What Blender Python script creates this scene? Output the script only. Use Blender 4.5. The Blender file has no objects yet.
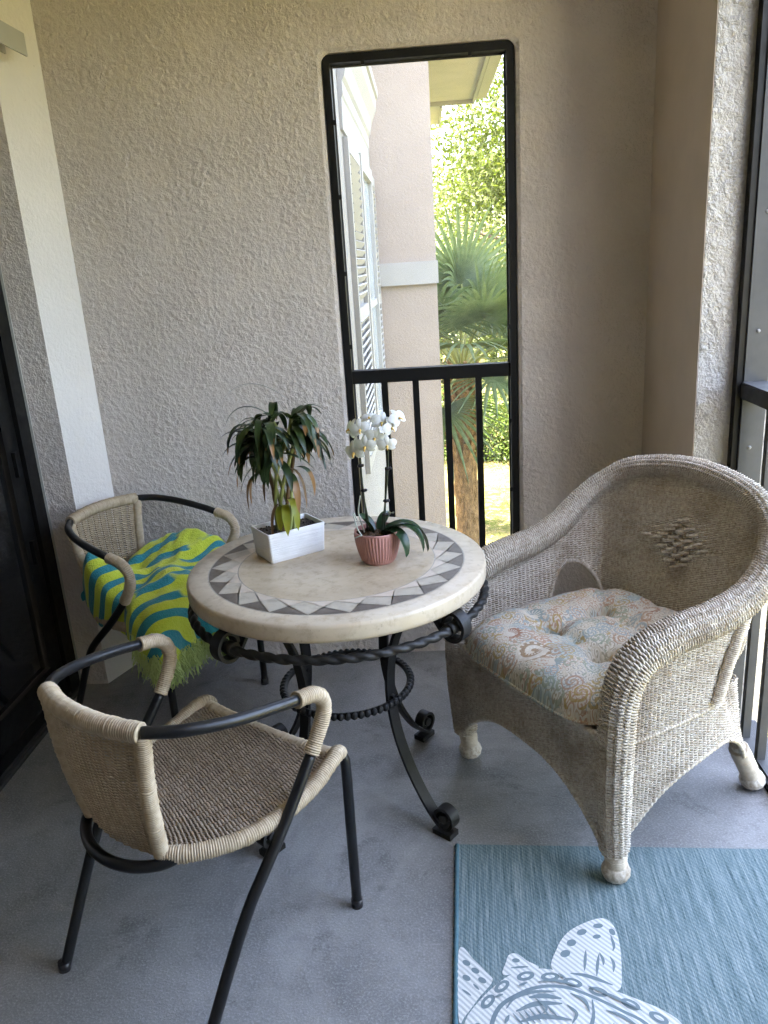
import bpy, math, random
import numpy as np
from mathutils import Vector, Matrix
rng = np.random.default_rng(7)
random.seed(7)
R = math.radians
sc = bpy.context.scene
COL = sc.collection

# ------------------------------------------------------------------ mesh builder
class MB:
    def __init__(s):
        s.v = []; s.q = []; s.nv = 0; s.uv = {}; s.attr = []
    def add(s, V, F, mat=0, smooth=True, att=None):
        V = np.asarray(V, float).reshape(-1, 3)
        s.v.append(V)
        s.attr.append(np.zeros(len(V)) if att is None else np.asarray(att, float).reshape(-1))
        by = {}
        for f in F: by.setdefault(len(f), []).append(f)
        for k, fs in by.items():
            s.q.append((np.asarray(fs, int) + s.nv, mat, smooth))
        s.nv += len(V)
    def addq(s, V, Q, mat=0, smooth=True, att=None):
        V = np.asarray(V, float).reshape(-1, 3)
        s.v.append(V); s.q.append((np.asarray(Q, int) + s.nv, mat, smooth))
        s.attr.append(np.zeros(len(V)) if att is None else np.asarray(att, float).reshape(-1))
        s.nv += len(V)
    def box(s, c, d, mat=0, rz=0, M=None):
        x, y, z = [a / 2 for a in d]
        V = np.array([(-x,-y,-z),(x,-y,-z),(x,y,-z),(-x,y,-z),(-x,-y,z),(x,-y,z),(x,y,z),(-x,y,z)])
        if M is not None: V = V @ np.array(M).T
        if rz:
            cz, sz = math.cos(rz), math.sin(rz)
            V = V @ np.array([[cz, sz, 0], [-sz, cz, 0], [0, 0, 1]])
        V = V + np.array(c)
        s.addq(V, [(0,3,2,1),(4,5,6,7),(0,1,5,4),(1,2,6,5),(2,3,7,6),(3,0,4,7)], mat, False)
    def box2(s, a, b, mat=0):
        a = np.array(a, float); b = np.array(b, float)
        s.box((a + b) / 2, np.abs(b - a), mat)
    def tube(s, P, r, n=10, mat=0, closed=False, caps=True, flat=None, up=None, att=None):
        P = np.asarray(P, float); m = len(P)
        r = np.broadcast_to(np.asarray(r, float), (m,))
        T = np.roll(P, -1, 0) - np.roll(P, 1, 0)
        if not closed:
            T[0] = P[1] - P[0]; T[-1] = P[-1] - P[-2]
        T /= np.linalg.norm(T, axis=1)[:, None] + 1e-12
        N = np.zeros_like(P)
        if up is not None:
            u = np.asarray(up, float); u = np.broadcast_to(u, P.shape)
            N = u - T * (u * T).sum(1)[:, None]
            N /= np.linalg.norm(N, axis=1)[:, None]
        else:
            a = np.array([0, 0, 1.]) if abs(T[0, 2]) < .9 else np.array([1., 0, 0])
            nn = a - T[0] * (a @ T[0]); nn /= np.linalg.norm(nn); N[0] = nn
            for i in range(1, m):
                nn = N[i-1] - T[i] * (N[i-1] @ T[i]); N[i] = nn / np.linalg.norm(nn)
            if closed:
                nn = N[-1] - T[0] * (N[-1] @ T[0]); nn /= np.linalg.norm(nn)
                B0 = np.cross(T[0], N[0]); ang = math.atan2(nn @ B0, nn @ N[0])
                for i in range(m):
                    t = -ang * i / m; B = np.cross(T[i], N[i])
                    N[i] = N[i] * math.cos(t) + B * math.sin(t)
        B = np.cross(T, N)
        th = np.arange(n) * 2 * math.pi / n
        fx, fy = (1, 1) if flat is None else flat
        V = P[:, None, :] + r[:, None, None] * (fx * np.cos(th)[None, :, None] * N[:, None, :] + fy * np.sin(th)[None, :, None] * B[:, None, :])
        k = m if closed else m - 1
        i = np.arange(k)[:, None]; j = np.arange(n)[None, :]
        i2 = (i + 1) % m; j2 = (j + 1) % n
        Q = np.stack([i * n + j, i * n + j2, i2 * n + j2, i2 * n + j], -1).reshape(-1, 4)
        A = None if att is None else np.repeat(np.asarray(att, float), n)
        base = s.nv
        s.addq(V, Q, mat, True, A)
        if caps and not closed:
            s.q.append((np.array([list(range(n))[::-1]]) + base, mat, False))
            s.q.append((np.array([list(range(n))]) + base + (m - 1) * n, mat, False))
    def strap(s, P, w, t, side, mat=0):
        """flat bar along P; side = unit vector across the width"""
        P = np.asarray(P, float); m = len(P); side = np.asarray(side, float)
        T = np.gradient(P, axis=0); T /= np.linalg.norm(T, axis=1)[:, None]
        N = np.cross(T, side); N /= np.linalg.norm(N, axis=1)[:, None]
        V = []
        for a, b in ((-1,-1),(1,-1),(1,1),(-1,1)):
            V.append(P + side * a * w / 2 + N * b * t / 2)
        V = np.stack(V, 1)
        i = np.arange(m - 1)[:, None]; j = np.arange(4)[None, :]
        Q = np.stack([i*4+j, i*4+(j+1)%4, (i+1)*4+(j+1)%4, (i+1)*4+j], -1).reshape(-1, 4)
        b = s.nv
        # split corners so that the bar keeps crisp edges
        for k in range(4):
            VV = np.stack([V[:, k], V[:, (k+1) % 4]], 1).reshape(-1, 3)
            ii = np.arange(m - 1)
            s.addq(VV, np.stack([ii*2, ii*2+1, ii*2+3, ii*2+2], -1), mat, True)
        s.addq(V[0], [(0,1,2,3)], mat, False); s.addq(V[-1], [(3,2,1,0)], mat, False)
    def lathe(s, prof, n=32, c=(0,0,0), mat=0, mod=None, smooth=True):
        prof = np.asarray(prof, float); m = len(prof)
        th = np.arange(n) * 2 * math.pi / n
        rr = prof[:, 0][:, None] * np.ones(n)[None]
        if mod is not None: rr = rr + mod(prof, th)
        V = np.stack([rr * np.cos(th), rr * np.sin(th), np.repeat(prof[:, 1][:, None], n, 1)], -1) + np.array(c)
        i = np.arange(m - 1)[:, None]; j = np.arange(n)[None, :]
        Q = np.stack([i*n+j, i*n+(j+1)%n, (i+1)*n+(j+1)%n, (i+1)*n+j], -1).reshape(-1, 4)
        s.addq(V, Q, mat, smooth)
    def grid(s, G, mat=0, smooth=True, mask=None, flip=False, att=None):
        G = np.asarray(G, float); a, b = G.shape[:2]
        i = np.arange(a - 1)[:, None]; j = np.arange(b - 1)[None, :]
        Q = np.stack([i*b+j, i*b+j+1, (i+1)*b+j+1, (i+1)*b+j], -1)
        if flip: Q = Q[..., ::-1]
        Q = Q.reshape(-1, 4)
        if mask is not None:
            mk = mask.reshape(-1); Q = Q[mk[Q].all(1)]
        s.addq(G, Q, mat, smooth, att)
    def ball(s, c, r, mat=0, n=12, m=8, sq=(1,1,1), fn=None):
        th = np.linspace(0, math.pi, m + 1); ph = np.arange(n) * 2 * math.pi / n
        prof = np.stack([np.sin(th), -np.cos(th)], 1)
        V = np.stack([prof[:,0][:,None]*np.cos(ph), prof[:,0][:,None]*np.sin(ph), np.repeat(prof[:,1][:,None], n, 1)], -1)
        V = V * np.array(sq) * r
        if fn is not None: V = fn(V)
        i = np.arange(m)[:, None]; j = np.arange(n)[None, :]
        Q = np.stack([i*n+j, i*n+(j+1)%n, (i+1)*n+(j+1)%n, (i+1)*n+j], -1).reshape(-1, 4)
        s.addq(V + np.array(c), Q, mat, True)
    def build(s, name, mats, parent=None, loc=None, rz=0, weld=False):
        me = bpy.data.meshes.new(name)
        V = np.concatenate(s.v); A = np.concatenate(s.attr)
        loops = []; starts = []; tot = []; mi = []; sm = []; p = 0
        for q, m, smo in s.q:
            k = q.shape[1]; c = len(q)
            loops.append(q.reshape(-1)); starts.append(p + np.arange(c) * k); tot.append(np.full(c, k))
            mi.append(np.full(c, m)); sm.append(np.full(c, smo)); p += c * k
        loops = np.concatenate(loops); starts = np.concatenate(starts); mi = np.concatenate(mi); sm = np.concatenate(sm)
        me.vertices.add(len(V)); me.vertices.foreach_set('co', V.astype(np.float32).ravel())
        me.loops.add(len(loops)); me.loops.foreach_set('vertex_index', loops.astype(np.int32))
        me.polygons.add(len(starts)); me.polygons.foreach_set('loop_start', starts.astype(np.int32))
        me.polygons.foreach_set('material_index', mi.astype(np.int32))
        me.polygons.foreach_set('use_smooth', sm.astype(bool))
        if not isinstance(mats, (list, tuple)): mats = [mats]
        for m in mats: me.materials.append(m)
        if A.any():
            a = me.attributes.new('wear', 'FLOAT', 'POINT'); a.data.foreach_set('value', A.astype(np.float32))
        me.update(calc_edges=True); me.validate()
        o = bpy.data.objects.new(name, me); COL.objects.link(o)
        if parent is not None: o.parent = parent
        if loc is not None: o.location = loc
        if rz: o.rotation_euler.z = rz
        return o

def spline(P, n, closed=False):
    P = np.asarray(P, float); m = len(P)
    if closed: Q = np.concatenate([P[-1:], P, P[:2]])
    else: Q = np.concatenate([2*P[:1]-P[1:2], P, 2*P[-1:]-P[-2:-1]])
    segs = m if closed else m - 1
    out = []
    per = 24
    for i in range(segs):
        p0, p1, p2, p3 = Q[i:i+4]
        for t in np.arange(per) / per:
            out.append(.5*((2*p1)+(-p0+p2)*t+(2*p0-5*p1+4*p2-p3)*t*t+(-p0+3*p1-3*p2+p3)*t**3))
    out.append(P[0] if closed else P[-1]); out = np.array(out)
    d = np.concatenate([[0], np.cumsum(np.linalg.norm(np.diff(out[:, :3], axis=0), axis=1))])
    t = np.linspace(0, d[-1], n + 1 if closed else n)
    res = np.stack([np.interp(t, d, out[:, k]) for k in range(out.shape[1])], 1)
    return res[:-1] if closed else res
def plen(P): return np.linalg.norm(np.diff(np.asarray(P)[:, :3], axis=0), axis=1).sum()

def vnoise(P, seed=0):
    """cheap smooth pseudo-noise, about -1..1"""
    r = np.random.default_rng(seed); P = np.asarray(P, float); o = 0
    for k in range(6):
        w = r.normal(size=P.shape[-1]) * (1 + .5 * k); o = o + np.sin(P @ w + r.uniform(0, 6.28)) / (1 + .4 * k)
    return o / 3

def weave(mb, G, N, amp, rn, rv, rs, mask=None, mat=0, closed_u=False, mats=None, sag=0):
    """G[i,j]: i along the weft (2 columns a stake), j = row. woven sheet of real strands"""
    nu, nv = G.shape[:2]
    for ph in (0, 1): weave_strand(mb, G, N, amp, rn, rv, mask, mat, closed_u, ph)
    if closed_u: Ud = np.roll(G, -1, 0) - np.roll(G, 1, 0)
    else: Ud = np.gradient(G, axis=0)
    Ud /= np.linalg.norm(Ud, axis=-1)[..., None] + 1e-12
    # stakes
    S = G[::2]; Ns = N[::2]; Us = Ud[::2]
    if rs:
        ring = np.stack([S + Ns*rs, S + Us*rs, S - Ns*rs, S - Us*rs], 2)
        idx = np.arange(S.shape[0]*nv*4).reshape(S.shape[0], nv, 4)
        a = idx[:, :-1]; b = idx[:, 1:]; ok = np.ones(a.shape[:2], bool)
        if mask is not None: ms = mask[::2]; ok = ms[:, :-1] & ms[:, 1:]
        Q = np.stack([a, np.roll(a, -1, 2), np.roll(b, -1, 2), b], -1)[ok].reshape(-1, 4)
        mb.addq(ring, Q, mat, True)
def weave_strand(mb, G, N, amp, rn, rv, mask, mat, closed_u, ph):
    """one of the two strands of a twined row: over one stake, under the next"""
    nu, nv = G.shape[:2]
    i = np.arange(nu)[:, None]; j = np.arange(nv)[None, :]
    alt = np.where((i // 2 + ph) % 2 == 0, 1., -1.)
    sgn = np.where(i % 2 == 0, alt, 0.); tw = np.where(i % 2 == 1, -alt, 0.)
    jit = rng.normal(0, .11, (nu, nv)); jv = rng.normal(0, .08, (nu, nv))
    C = G + N * ((sgn + jit) * amp)[..., None]
    if nv > 1:
        Vd = np.gradient(G, axis=1); Vd /= np.linalg.norm(Vd, axis=-1)[..., None] + 1e-12
    C = C + Vd * ((tw*.45 + jv) * rv * 1.6)[..., None]
    rvj = rv * (1 + rng.normal(0, .1, (1, nv)))
    ring = np.stack([C + N*rn, C + Vd*rvj[..., None], C - N*rn, C - Vd*rvj[..., None]], 2)   # nu,nv,4,3
    idx = np.arange(nu*nv*4).reshape(nu, nv, 4)
    if closed_u: a = idx; b = np.roll(idx, -1, 0); ok = np.ones((nu, nv), bool); 
    else: a = idx[:-1]; b = idx[1:]; ok = np.ones((nu-1, nv), bool)
    if mask is not None:
        ok = mask & np.roll(mask, -1, 0) if closed_u else mask[:-1] & mask[1:]
    Q = np.stack([a, np.roll(a, -1, 2), np.roll(b, -1, 2), b], -1)[ok].reshape(-1, 4)
    mb.addq(ring, Q, mat, True)

def normals(G, closed_u=False):
    du = (np.roll(G, -1, 0) - np.roll(G, 1, 0)) if closed_u else np.gradient(G, axis=0)
    dv = np.gradient(G, axis=1)
    n = np.cross(du, dv); return n / (np.linalg.norm(n, axis=-1)[..., None] + 1e-12)

def wrapped(mb, P, r, pitch=.0050, n=12, mat=0, ridge=.0016):
    """cane wound round a tube: fine ridges along the path"""
    L = plen(P); k = int(L / pitch) * 4 + 1
    P2 = spline(P, k); ph = np.arange(k) % 4
    rj = np.repeat(rng.normal(0, .0006, k // 4 + 1), 4)[:k]
    mb.tube(P2, r + rj - ridge * np.where(ph == 0, 1.2, np.where(ph == 2, -.4, .0)), n, mat)

# ------------------------------------------------------------------ object helpers
def tag(o, label=None, cat=None, group=None, kind=None):
    if label: o['label'] = label
    if cat: o['category'] = cat
    if group: o['group'] = group
    if kind: o['kind'] = kind
    return o
def thing(name, label, cat, loc=(0,0,0), rz=0, group=None):
    o = bpy.data.objects.new(name, None); COL.objects.link(o)
    o.empty_display_size = .1
    o.location = loc; o.rotation_euler.z = rz
    return tag(o, label, cat, group)
def copy_tree(o, parent=None):
    c = o.copy(); COL.objects.link(c)
    if parent is not None: c.parent = parent
    for ch in list(o.children): copy_tree(ch, c)
    return c

# ------------------------------------------------------------------ materials
class NT:
    def __init__(s, name):
        s.m = bpy.data.materials.new(name); s.m.use_nodes = True
        s.t = s.m.node_tree; s.b = s.t.nodes['Principled BSDF']; s.out = s.t.nodes['Material Output']
    def n(s, typ, props=None, **ins):
        nd = s.t.nodes.new(typ)
        for k, v in (props or {}).items(): setattr(nd, k, v)
        for k, v in ins.items():
            key = int(k[1:]) if k[0] == 'i' and k[1:].isdigit() else k.replace('_', ' ')
            s.put(nd.inputs[key], v)
        return nd
    def put(s, sock, v):
        if isinstance(v, bpy.types.NodeSocket): s.t.links.new(v, sock)
        elif isinstance(v, bpy.types.Node): s.t.links.new(v.outputs[0], sock)
        else: sock.default_value = v
    def obj(s, scale=None, rot=None):
        c = s.n('ShaderNodeTexCoord').outputs['Object']
        if scale is not None or rot is not None:
            mp = s.n('ShaderNodeMapping'); s.put(mp.inputs['Vector'], c)
            if scale is not None: mp.inputs['Scale'].default_value = scale
            if rot is not None: mp.inputs['Rotation'].default_value = rot
            c = mp.outputs[0]
        return c
    def noise(s, vec, scale, detail=3, rough=.55, dist=0):
        nd = s.n('ShaderNodeTexNoise'); s.put(nd.inputs['Vector'], vec)
        nd.inputs['Scale'].default_value = scale; nd.inputs['Detail'].default_value = detail
        nd.inputs['Roughness'].default_value = rough; nd.inputs['Distortion'].default_value = dist
        return nd.outputs['Fac']
    def ramp(s, fac, stops, interp='LINEAR'):
        nd = s.n('ShaderNodeValToRGB'); s.put(nd.inputs[0], fac); cr = nd.color_ramp; cr.interpolation = interp
        while len(cr.elements) < len(stops): cr.elements.new(.5)
        for e, (p, c) in zip(cr.elements, stops):
            e.position = p; e.color = (*c, 1) if len(c) == 3 else c
        return nd.outputs[0]
    def val(s, fac, a, b, c=0., d=1.):
        nd = s.n('ShaderNodeMapRange'); s.put(nd.inputs[0], fac)
        for i, v in enumerate((a, b, c, d)): nd.inputs[i+1].default_value = v
        return nd.outputs[0]
    def math(s, op, a, b=0.):
        nd = s.n('ShaderNodeMath', {'operation': op}); s.put(nd.inputs[0], a); s.put(nd.inputs[1], b); return nd.outputs[0]
    def mix(s, fac, a, b, mode='MIX'):
        nd = s.n('ShaderNodeMix', {'data_type': 'RGBA', 'blend_type': mode})
        s.put(nd.inputs[0], fac)
        s.put(nd.inputs[6], (*a, 1) if isinstance(a, tuple) and len(a) == 3 else a)
        s.put(nd.inputs[7], (*b, 1) if isinstance(b, tuple) and len(b) == 3 else b)
        return nd.outputs[2]
    def bump(s, h, strength=.5, dist=.002, prev=None):
        nd = s.n('ShaderNodeBump'); s.put(nd.inputs['Height'], h)
        nd.inputs['Strength'].default_value = strength; nd.inputs['Distance'].default_value = dist
        if prev is not None: s.put(nd.inputs['Normal'], prev)
        s.put(s.b.inputs['Normal'], nd.outputs[0]); return nd.outputs[0]
    def base(s, c, rough=.6, metal=0, spec=.5):
        s.put(s.b.inputs['Base Color'], (*c, 1) if isinstance(c, tuple) and len(c) == 3 else c)
        s.put(s.b.inputs['Roughness'], rough); s.b.inputs['Metallic'].default_value = metal
        s.b.inputs['Specular IOR Level'].default_value = spec
        return s

def stucco(name, c, depth=.006, scale=1., strength=.8):
    t = NT(name); v = t.obj()
    n1 = t.noise(v, 46*scale, 5, .62, .12); n2 = t.noise(v, 160*scale, 3, .6)
    big = t.noise(v, 2.2, 4, .6)
    vo = t.n('ShaderNodeTexVoronoi', {'feature': 'SMOOTH_F1'}); t.put(vo.inputs['Vector'], v)
    vo.inputs['Scale'].default_value = 55*scale
    blob = t.val(n1, .40, .66)
    patch = t.val(t.noise(v, 7, 3, .6), .3, .65, .25, .95)
    h = t.math('ADD', t.math('MULTIPLY', blob, patch), t.math('ADD', t.math('MULTIPLY', n2, .55), t.math('MULTIPLY', vo.outputs['Distance'], -.45)))
    c2 = tuple(x * .90 for x in c); c3 = (c[0]*.97, c[1]*.93, c[2]*.86)
    col = t.mix(t.val(big, .35, .7), c, c2)
    col = t.mix(t.val(t.noise(v, 9, 4, .65), .6, .8, 0, .5), col, c3)
    # small specks of dirt
    col = t.mix(t.val(t.noise(v, 48, 2), .76, .80, 0, .45), col, (.16, .13, .10))
    t.base(col, .85, spec=.25); t.bump(h, strength, depth); return t.m

def smoothpaint(name, c, rough=.7):
    t = NT(name); v = t.obj(); n = t.noise(v, 30, 3)
    t.base(t.mix(t.val(t.noise(v, 4, 4), .4, .75), c, tuple(x*.88 for x in c)), rough, spec=.3)
    t.bump(n, .25, .003); return t.m

def metal_paint(name, c, rough=.4, spec=.5, bumps=.1, scale=120):
    t = NT(name); v = t.obj()
    t.base(t.mix(t.val(t.noise(v, 12, 4, .6), .4, .8), c, tuple(min(1, x*1.25+.002) for x in c)), t.val(t.noise(v, 30), .3, .7, rough-.06, rough+.10), spec=spec)
    t.bump(t.noise(v, scale, 2), bumps, .001); return t.m

M = {}
M['stucco_in'] = stucco('stucco_interior', (.67, .60, .545), .008, 1.1, .85)
M['stucco_pil'] = stucco('pilaster_paint', (.74, .70, .655), .004, 1.2, .4)
M['stucco_out'] = stucco('stucco_pink', (.43, .365, .305), .004, 1.3, .45)
M['stucco_white'] = stucco('stucco_white', (.46, .44, .415), .014, .9, 1.)
M['plaster_smooth'] = smoothpaint('smooth_beige_wall', (.56, .47, .40))
M['white_trim'] = smoothpaint('white_trim', (.42, .415, .38), .5)
M['side_wall'] = stucco('stucco_side_wall', (.36, .345, .31), .005, .9, .5)
M['soffit'] = smoothpaint('soffit_beige', (.58, .545, .47))
M['ceil'] = smoothpaint('ceiling_paint', (.5, .45, .39))
M['black_metal'] = metal_paint('black_frame_paint', (.005, .005, .005), .5, .25)
M['tube_black'] = metal_paint('tube_black', (.007, .007, .008), .34, .4, .04)
M['iron'] = metal_paint('wrought_iron', (.011, .010, .009), .5, .4, .5, 90)
M['alu'] = metal_paint('grey_aluminium', (.052, .053, .054), .6, .25, .08)
M['door_black'] = metal_paint('door_black', (.004, .004, .004), .4, .25)
M['rivet'] = metal_paint('rivet', (.12, .12, .125), .4)

def m_floor():
    t = NT('painted_concrete'); v = t.obj()
    a = t.noise(v, 2.6, 5, .65, .4); b = t.noise(v, 14, 5, .7); c = t.noise(v, 170, 3, .7)
    col = t.mix(t.val(a, .32, .7), (.165, .165, .163), (.275, .272, .264))
    st = t.noise(v, 1.1, 6, .7, .9); col = t.mix(t.val(st, .50, .60, 0, .65), col, (.34, .335, .325)); col = t.mix(t.val(t.noise(v, 5.5, 6, .75, .5), .55, .68, 0, .7), col, (.11, .108, .105))
    col = t.mix(t.val(b, .52, .75, 0, .55), col, (.150, .148, .146))
    col = t.mix(t.val(c, .50, .68, 0, .6), col, (.40, .40, .39))
    col = t.mix(t.val(c, .42, .28, 0, .4), col, (.12, .12, .12))
    col = t.mix(t.val(t.noise(v, 110, 2), .70, .76, 0, .5), col, (.09, .09, .09))
    t.base(col, t.val(b, .3, .7, .5, .72), spec=.4)
    t.bump(t.math('ADD', c, t.math('MULTIPLY', b, .8)), .55, .003); return t.m
M['floor'] = m_floor()

M['drive'] = smoothpaint('pale_concrete', (.42, .39, .34), .9)
YEND = .3
def m_glass_dark():
    t = NT('dark_door_glass'); t.base((.008, .008, .008), .07, spec=.5); return t.m
M['door_glass'] = m_glass_dark()
def m_pane():
    t = NT('window_glass_grey'); t.base((.40, .46, .47), .12, spec=.6); return t.m
M['pane'] = m_pane()

def m_screen(name, c, k):
    t = NT(name); t.base(c, .7, spec=.2)
    tr = t.n('ShaderNodeBsdfTransparent'); mx = t.n('ShaderNodeMixShader', i0=k)
    t.put(mx.inputs[1], tr.outputs[0]); t.put(mx.inputs[2], t.b.outputs[0]); t.put(t.out.inputs[0], mx.outputs[0]); return t.m
M['screen'] = m_screen('charcoal_insect_screen', (.10, .10, .10), .55); M['screen_clear'] = m_screen('pale_insect_screen', (.5, .5, .5), .08)

def m_travertine(name, c1, c2, c3):
    t = NT(name); v = t.obj(); vs = t.obj((1, 1.6, 1))
    a = t.noise(vs, 5, 6, .65, .8); b = t.noise(v, 28, 5, .7); p = t.noise(v, 85, 3, .6)
    col = t.mix(t.val(a, .35, .66), c1, c2)
    col = t.mix(t.val(b, .5, .72, 0, .8), col, c3)
    col = t.mix(t.val(p, .66, .72, 0, .5), col, tuple(x*.5 for x in c1))
    t.base(col, t.val(b, .3, .7, .28, .5), spec=.5)
    t.bump(t.math('ADD', p, b), .12, .0012); return t.m
M['trav'] = m_travertine('travertine', (.43, .335, .225), (.54, .44, .31), (.32, .235, .145))
M['trav_rim'] = m_travertine('travertine_rim', (.50, .41, .30), (.59, .50, .38), (.38, .29, .195))
M['tile_light'] = m_travertine('tile_light', (.41, .355, .275), (.50, .44, .35), (.33, .275, .205))
M['tile_tan'] = m_travertine('tile_tan', (.56, .46, .36), (.60, .51, .41), (.50, .40, .31))
M['tile_dark'] = m_travertine('tile_dark', (.105, .080, .060), (.145, .115, .090), (.08, .058, .042))
M['grout'] = m_travertine('grout', (.62, .57, .49), (.66, .62, .54), (.58, .53, .45))
M['line_dark'] = m_travertine('grout_line_brown', (.33, .29, .24), (.36, .32, .27), (.30, .26, .21))

def m_cane(name, a, b, dark, rough=.55, sc_=(60, 60, 60), dirt=.55):
    t = NT(name); v = t.obj()
    n = t.noise(v, sc_[0], 3, .6); big = t.noise(v, 7, 4, .65)
    col = t.mix(t.val(n, .35, .68), a, b)
    col = t.mix(t.val(big, .5, .75, 0, dirt), col, dark)
    t.base(col, rough, spec=.35); t.bump(t.noise(v, 300, 2), .25, .0006); return t.m
M['cane'] = m_cane('synthetic_cane', (.42, .325, .215), (.53, .43, .305), (.29, .21, .135))
M['cane_weave'] = m_cane('cane_weave', (.285, .215, .155), (.40, .315, .235), (.19, .14, .10))
M['cane_back'] = m_cane('cane_back', (.38, .29, .19), (.50, .395, .27), (.26, .19, .12))
M['wicker'] = m_cane('whitewashed_wicker', (.43, .355, .27), (.69, .635, .55), (.24, .17, .105), .6, (110, 110, 110), .8)
M['wrapcane'] = m_cane('wrapped_wicker', (.52, .43, .32), (.63, .55, .44), (.36, .28, .19), .55)

def m_paisley():
    t = NT('paisley_cloth'); v0 = t.obj()
    warp = t.n('ShaderNodeTexNoise'); t.put(warp.inputs['Vector'], v0); warp.inputs['Scale'].default_value = 9
    wsub = t.n('ShaderNodeVectorMath', {'operation': 'SUBTRACT'}); t.put(wsub.inputs[0], warp.outputs['Color']); wsub.inputs[1].default_value = (.5, .5, .5)
    wsc = t.n('ShaderNodeVectorMath', {'operation': 'SCALE'}); t.put(wsc.inputs[0], wsub.outputs[0]); wsc.inputs['Scale'].default_value = .035
    wadd = t.n('ShaderNodeVectorMath', {'operation': 'ADD'}); t.put(wadd.inputs[0], v0); t.put(wadd.inputs[1], wsc.outputs[0])
    flat = t.n('ShaderNodeVectorMath', {'operation': 'MULTIPLY'}); t.put(flat.inputs[0], wadd.outputs[0]); flat.inputs[1].default_value = (1, 1, .0)
    v = flat.outputs[0]
    def cell(scale, k, twist, off):
        mp = t.n('ShaderNodeMapping'); t.put(mp.inputs['Vector'], v); mp.inputs['Location'].default_value = off; mp.inputs['Scale'].default_value = (scale,)*3
        vo = t.n('ShaderNodeTexVoronoi'); t.put(vo.inputs['Vector'], mp.outputs[0]); vo.inputs['Scale'].default_value = 1; vo.inputs['Randomness'].default_value = .75
        d = t.n('ShaderNodeVectorMath', {'operation': 'SUBTRACT'}); t.put(d.inputs[0], mp.outputs[0]); t.put(d.inputs[1], vo.outputs['Position'])
        sp = t.n('ShaderNodeSeparateXYZ'); t.put(sp.inputs[0], d.outputs[0])
        ang = t.math('ARCTAN2', sp.outputs[1], sp.outputs[0])
        r = vo.outputs['Distance']
        spiral = t.math('SINE', t.math('ADD', t.math('MULTIPLY', r, k), t.math('MULTIPLY', ang, twist)))
        lobes = t.math('SINE', t.math('MULTIPLY', ang, 14.))
        return r, spiral, lobes, vo.outputs['Color']
    r1, s1, l1, c1 = cell(7.6, 30, 1., (.3, .1, 0)); r2, s2, l2, c2 = cell(24, 22, 2., (.7, .2, 0)); r3, s3, l3, c3 = cell(64, 16, 1., (0, .5, 0))
    sep = t.n('ShaderNodeSeparateColor'); t.put(sep.inputs[0], c1); sep2 = t.n('ShaderNodeSeparateColor'); t.put(sep2.inputs[0], c2)
    bg = t.mix(t.val(t.noise(v0, 8, 3), .54, .64), (.58, .53, .43), (.42, .47, .43))
    # fine scroll work everywhere
    fine = t.mix(t.val(s3, .1, .35, 0, .75), bg, t.ramp(sep2.outputs[1], [(0, (.25, .19, .11)), (.4, (.20, .27, .27)), (.7, (.38, .17, .10)), (1, (.42, .27, .17))]))
    mid = t.ramp(sep2.outputs[0], [(0, (.52, .46, .35)), (.25, (.26, .33, .33)), (.5, (.36, .20, .12)), (.7, (.37, .25, .07)), (.85, (.24, .28, .20)), (1, (.60, .55, .45))], 'CONSTANT')
    col = t.mix(t.val(s2, .2, .3, 0, .75), fine, mid)
    # big paisley swirls
    motif = t.ramp(sep.outputs[0], [(0, (.30, .135, .075)), (.3, (.28, .18, .10)), (.55, (.36, .225, .05)), (.75, (.22, .28, .27)), (1, (.38, .16, .09))], 'CONSTANT')
    inside = t.math('LESS_THAN', t.math('ADD', r1, t.math('MULTIPLY', l1, .018)), .36)
    band = t.math('GREATER_THAN', s1, -.1)
    big = t.mix(band, (.56, .50, .40), motif)
    dots = t.math('MULTIPLY', t.math('GREATER_THAN', l1, .3), t.math('GREATER_THAN', t.math('SINE', t.math('MULTIPLY', r1, 48.)), .3))
    big = t.mix(dots, big, (.62, .57, .47))
    col = t.mix(t.math('MULTIPLY', inside, .85), col, big)
    t.base(col, .9, spec=.15); t.b.inputs['Sheen Weight'].default_value = .15
    t.bump(t.noise(t.obj(), 420, 2), .3, .0006); return t.m
M['paisley'] = m_paisley()

def m_towel():
    t = NT('beach_towel_pile'); v = t.obj()
    mp = t.n('ShaderNodeMapping'); t.put(mp.inputs['Vector'], v); mp.inputs['Rotation'].default_value = (.5, .3, 2.0)
    w = t.n('ShaderNodeTexWave', {'wave_type': 'BANDS', 'bands_direction': 'X', 'wave_profile': 'SIN'})
    t.put(w.inputs['Vector'], mp.outputs[0])
    w.inputs['Scale'].default_value = 4.2; w.inputs['Distortion'].default_value = 14.; w.inputs['Detail'].default_value = 1.3; w.inputs['Detail Scale'].default_value = .62
    f = t.math('MULTIPLY', t.val(w.outputs['Fac'], .55, .60), t.val(t.noise(v, 4.5, 2, .5, .3), .37, .40))
    n = t.noise(v, 260, 2)
    lime = t.mix(n, (.50, .62, .03), (.70, .78, .11)); teal = t.mix(n, (.008, .19, .24), (.03, .33, .39))
    t.base(t.mix(f, lime, teal), .95, spec=.1); t.b.inputs['Sheen Weight'].default_value = .3
    t.bump(t.math('ADD', n, t.noise(v, 90, 2)), .9, .003); return t.m
M['towel'] = m_towel()
M['fringe'] = NT('lime_fringe').base((.50, .61, .24), .95, spec=.05).m

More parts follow.
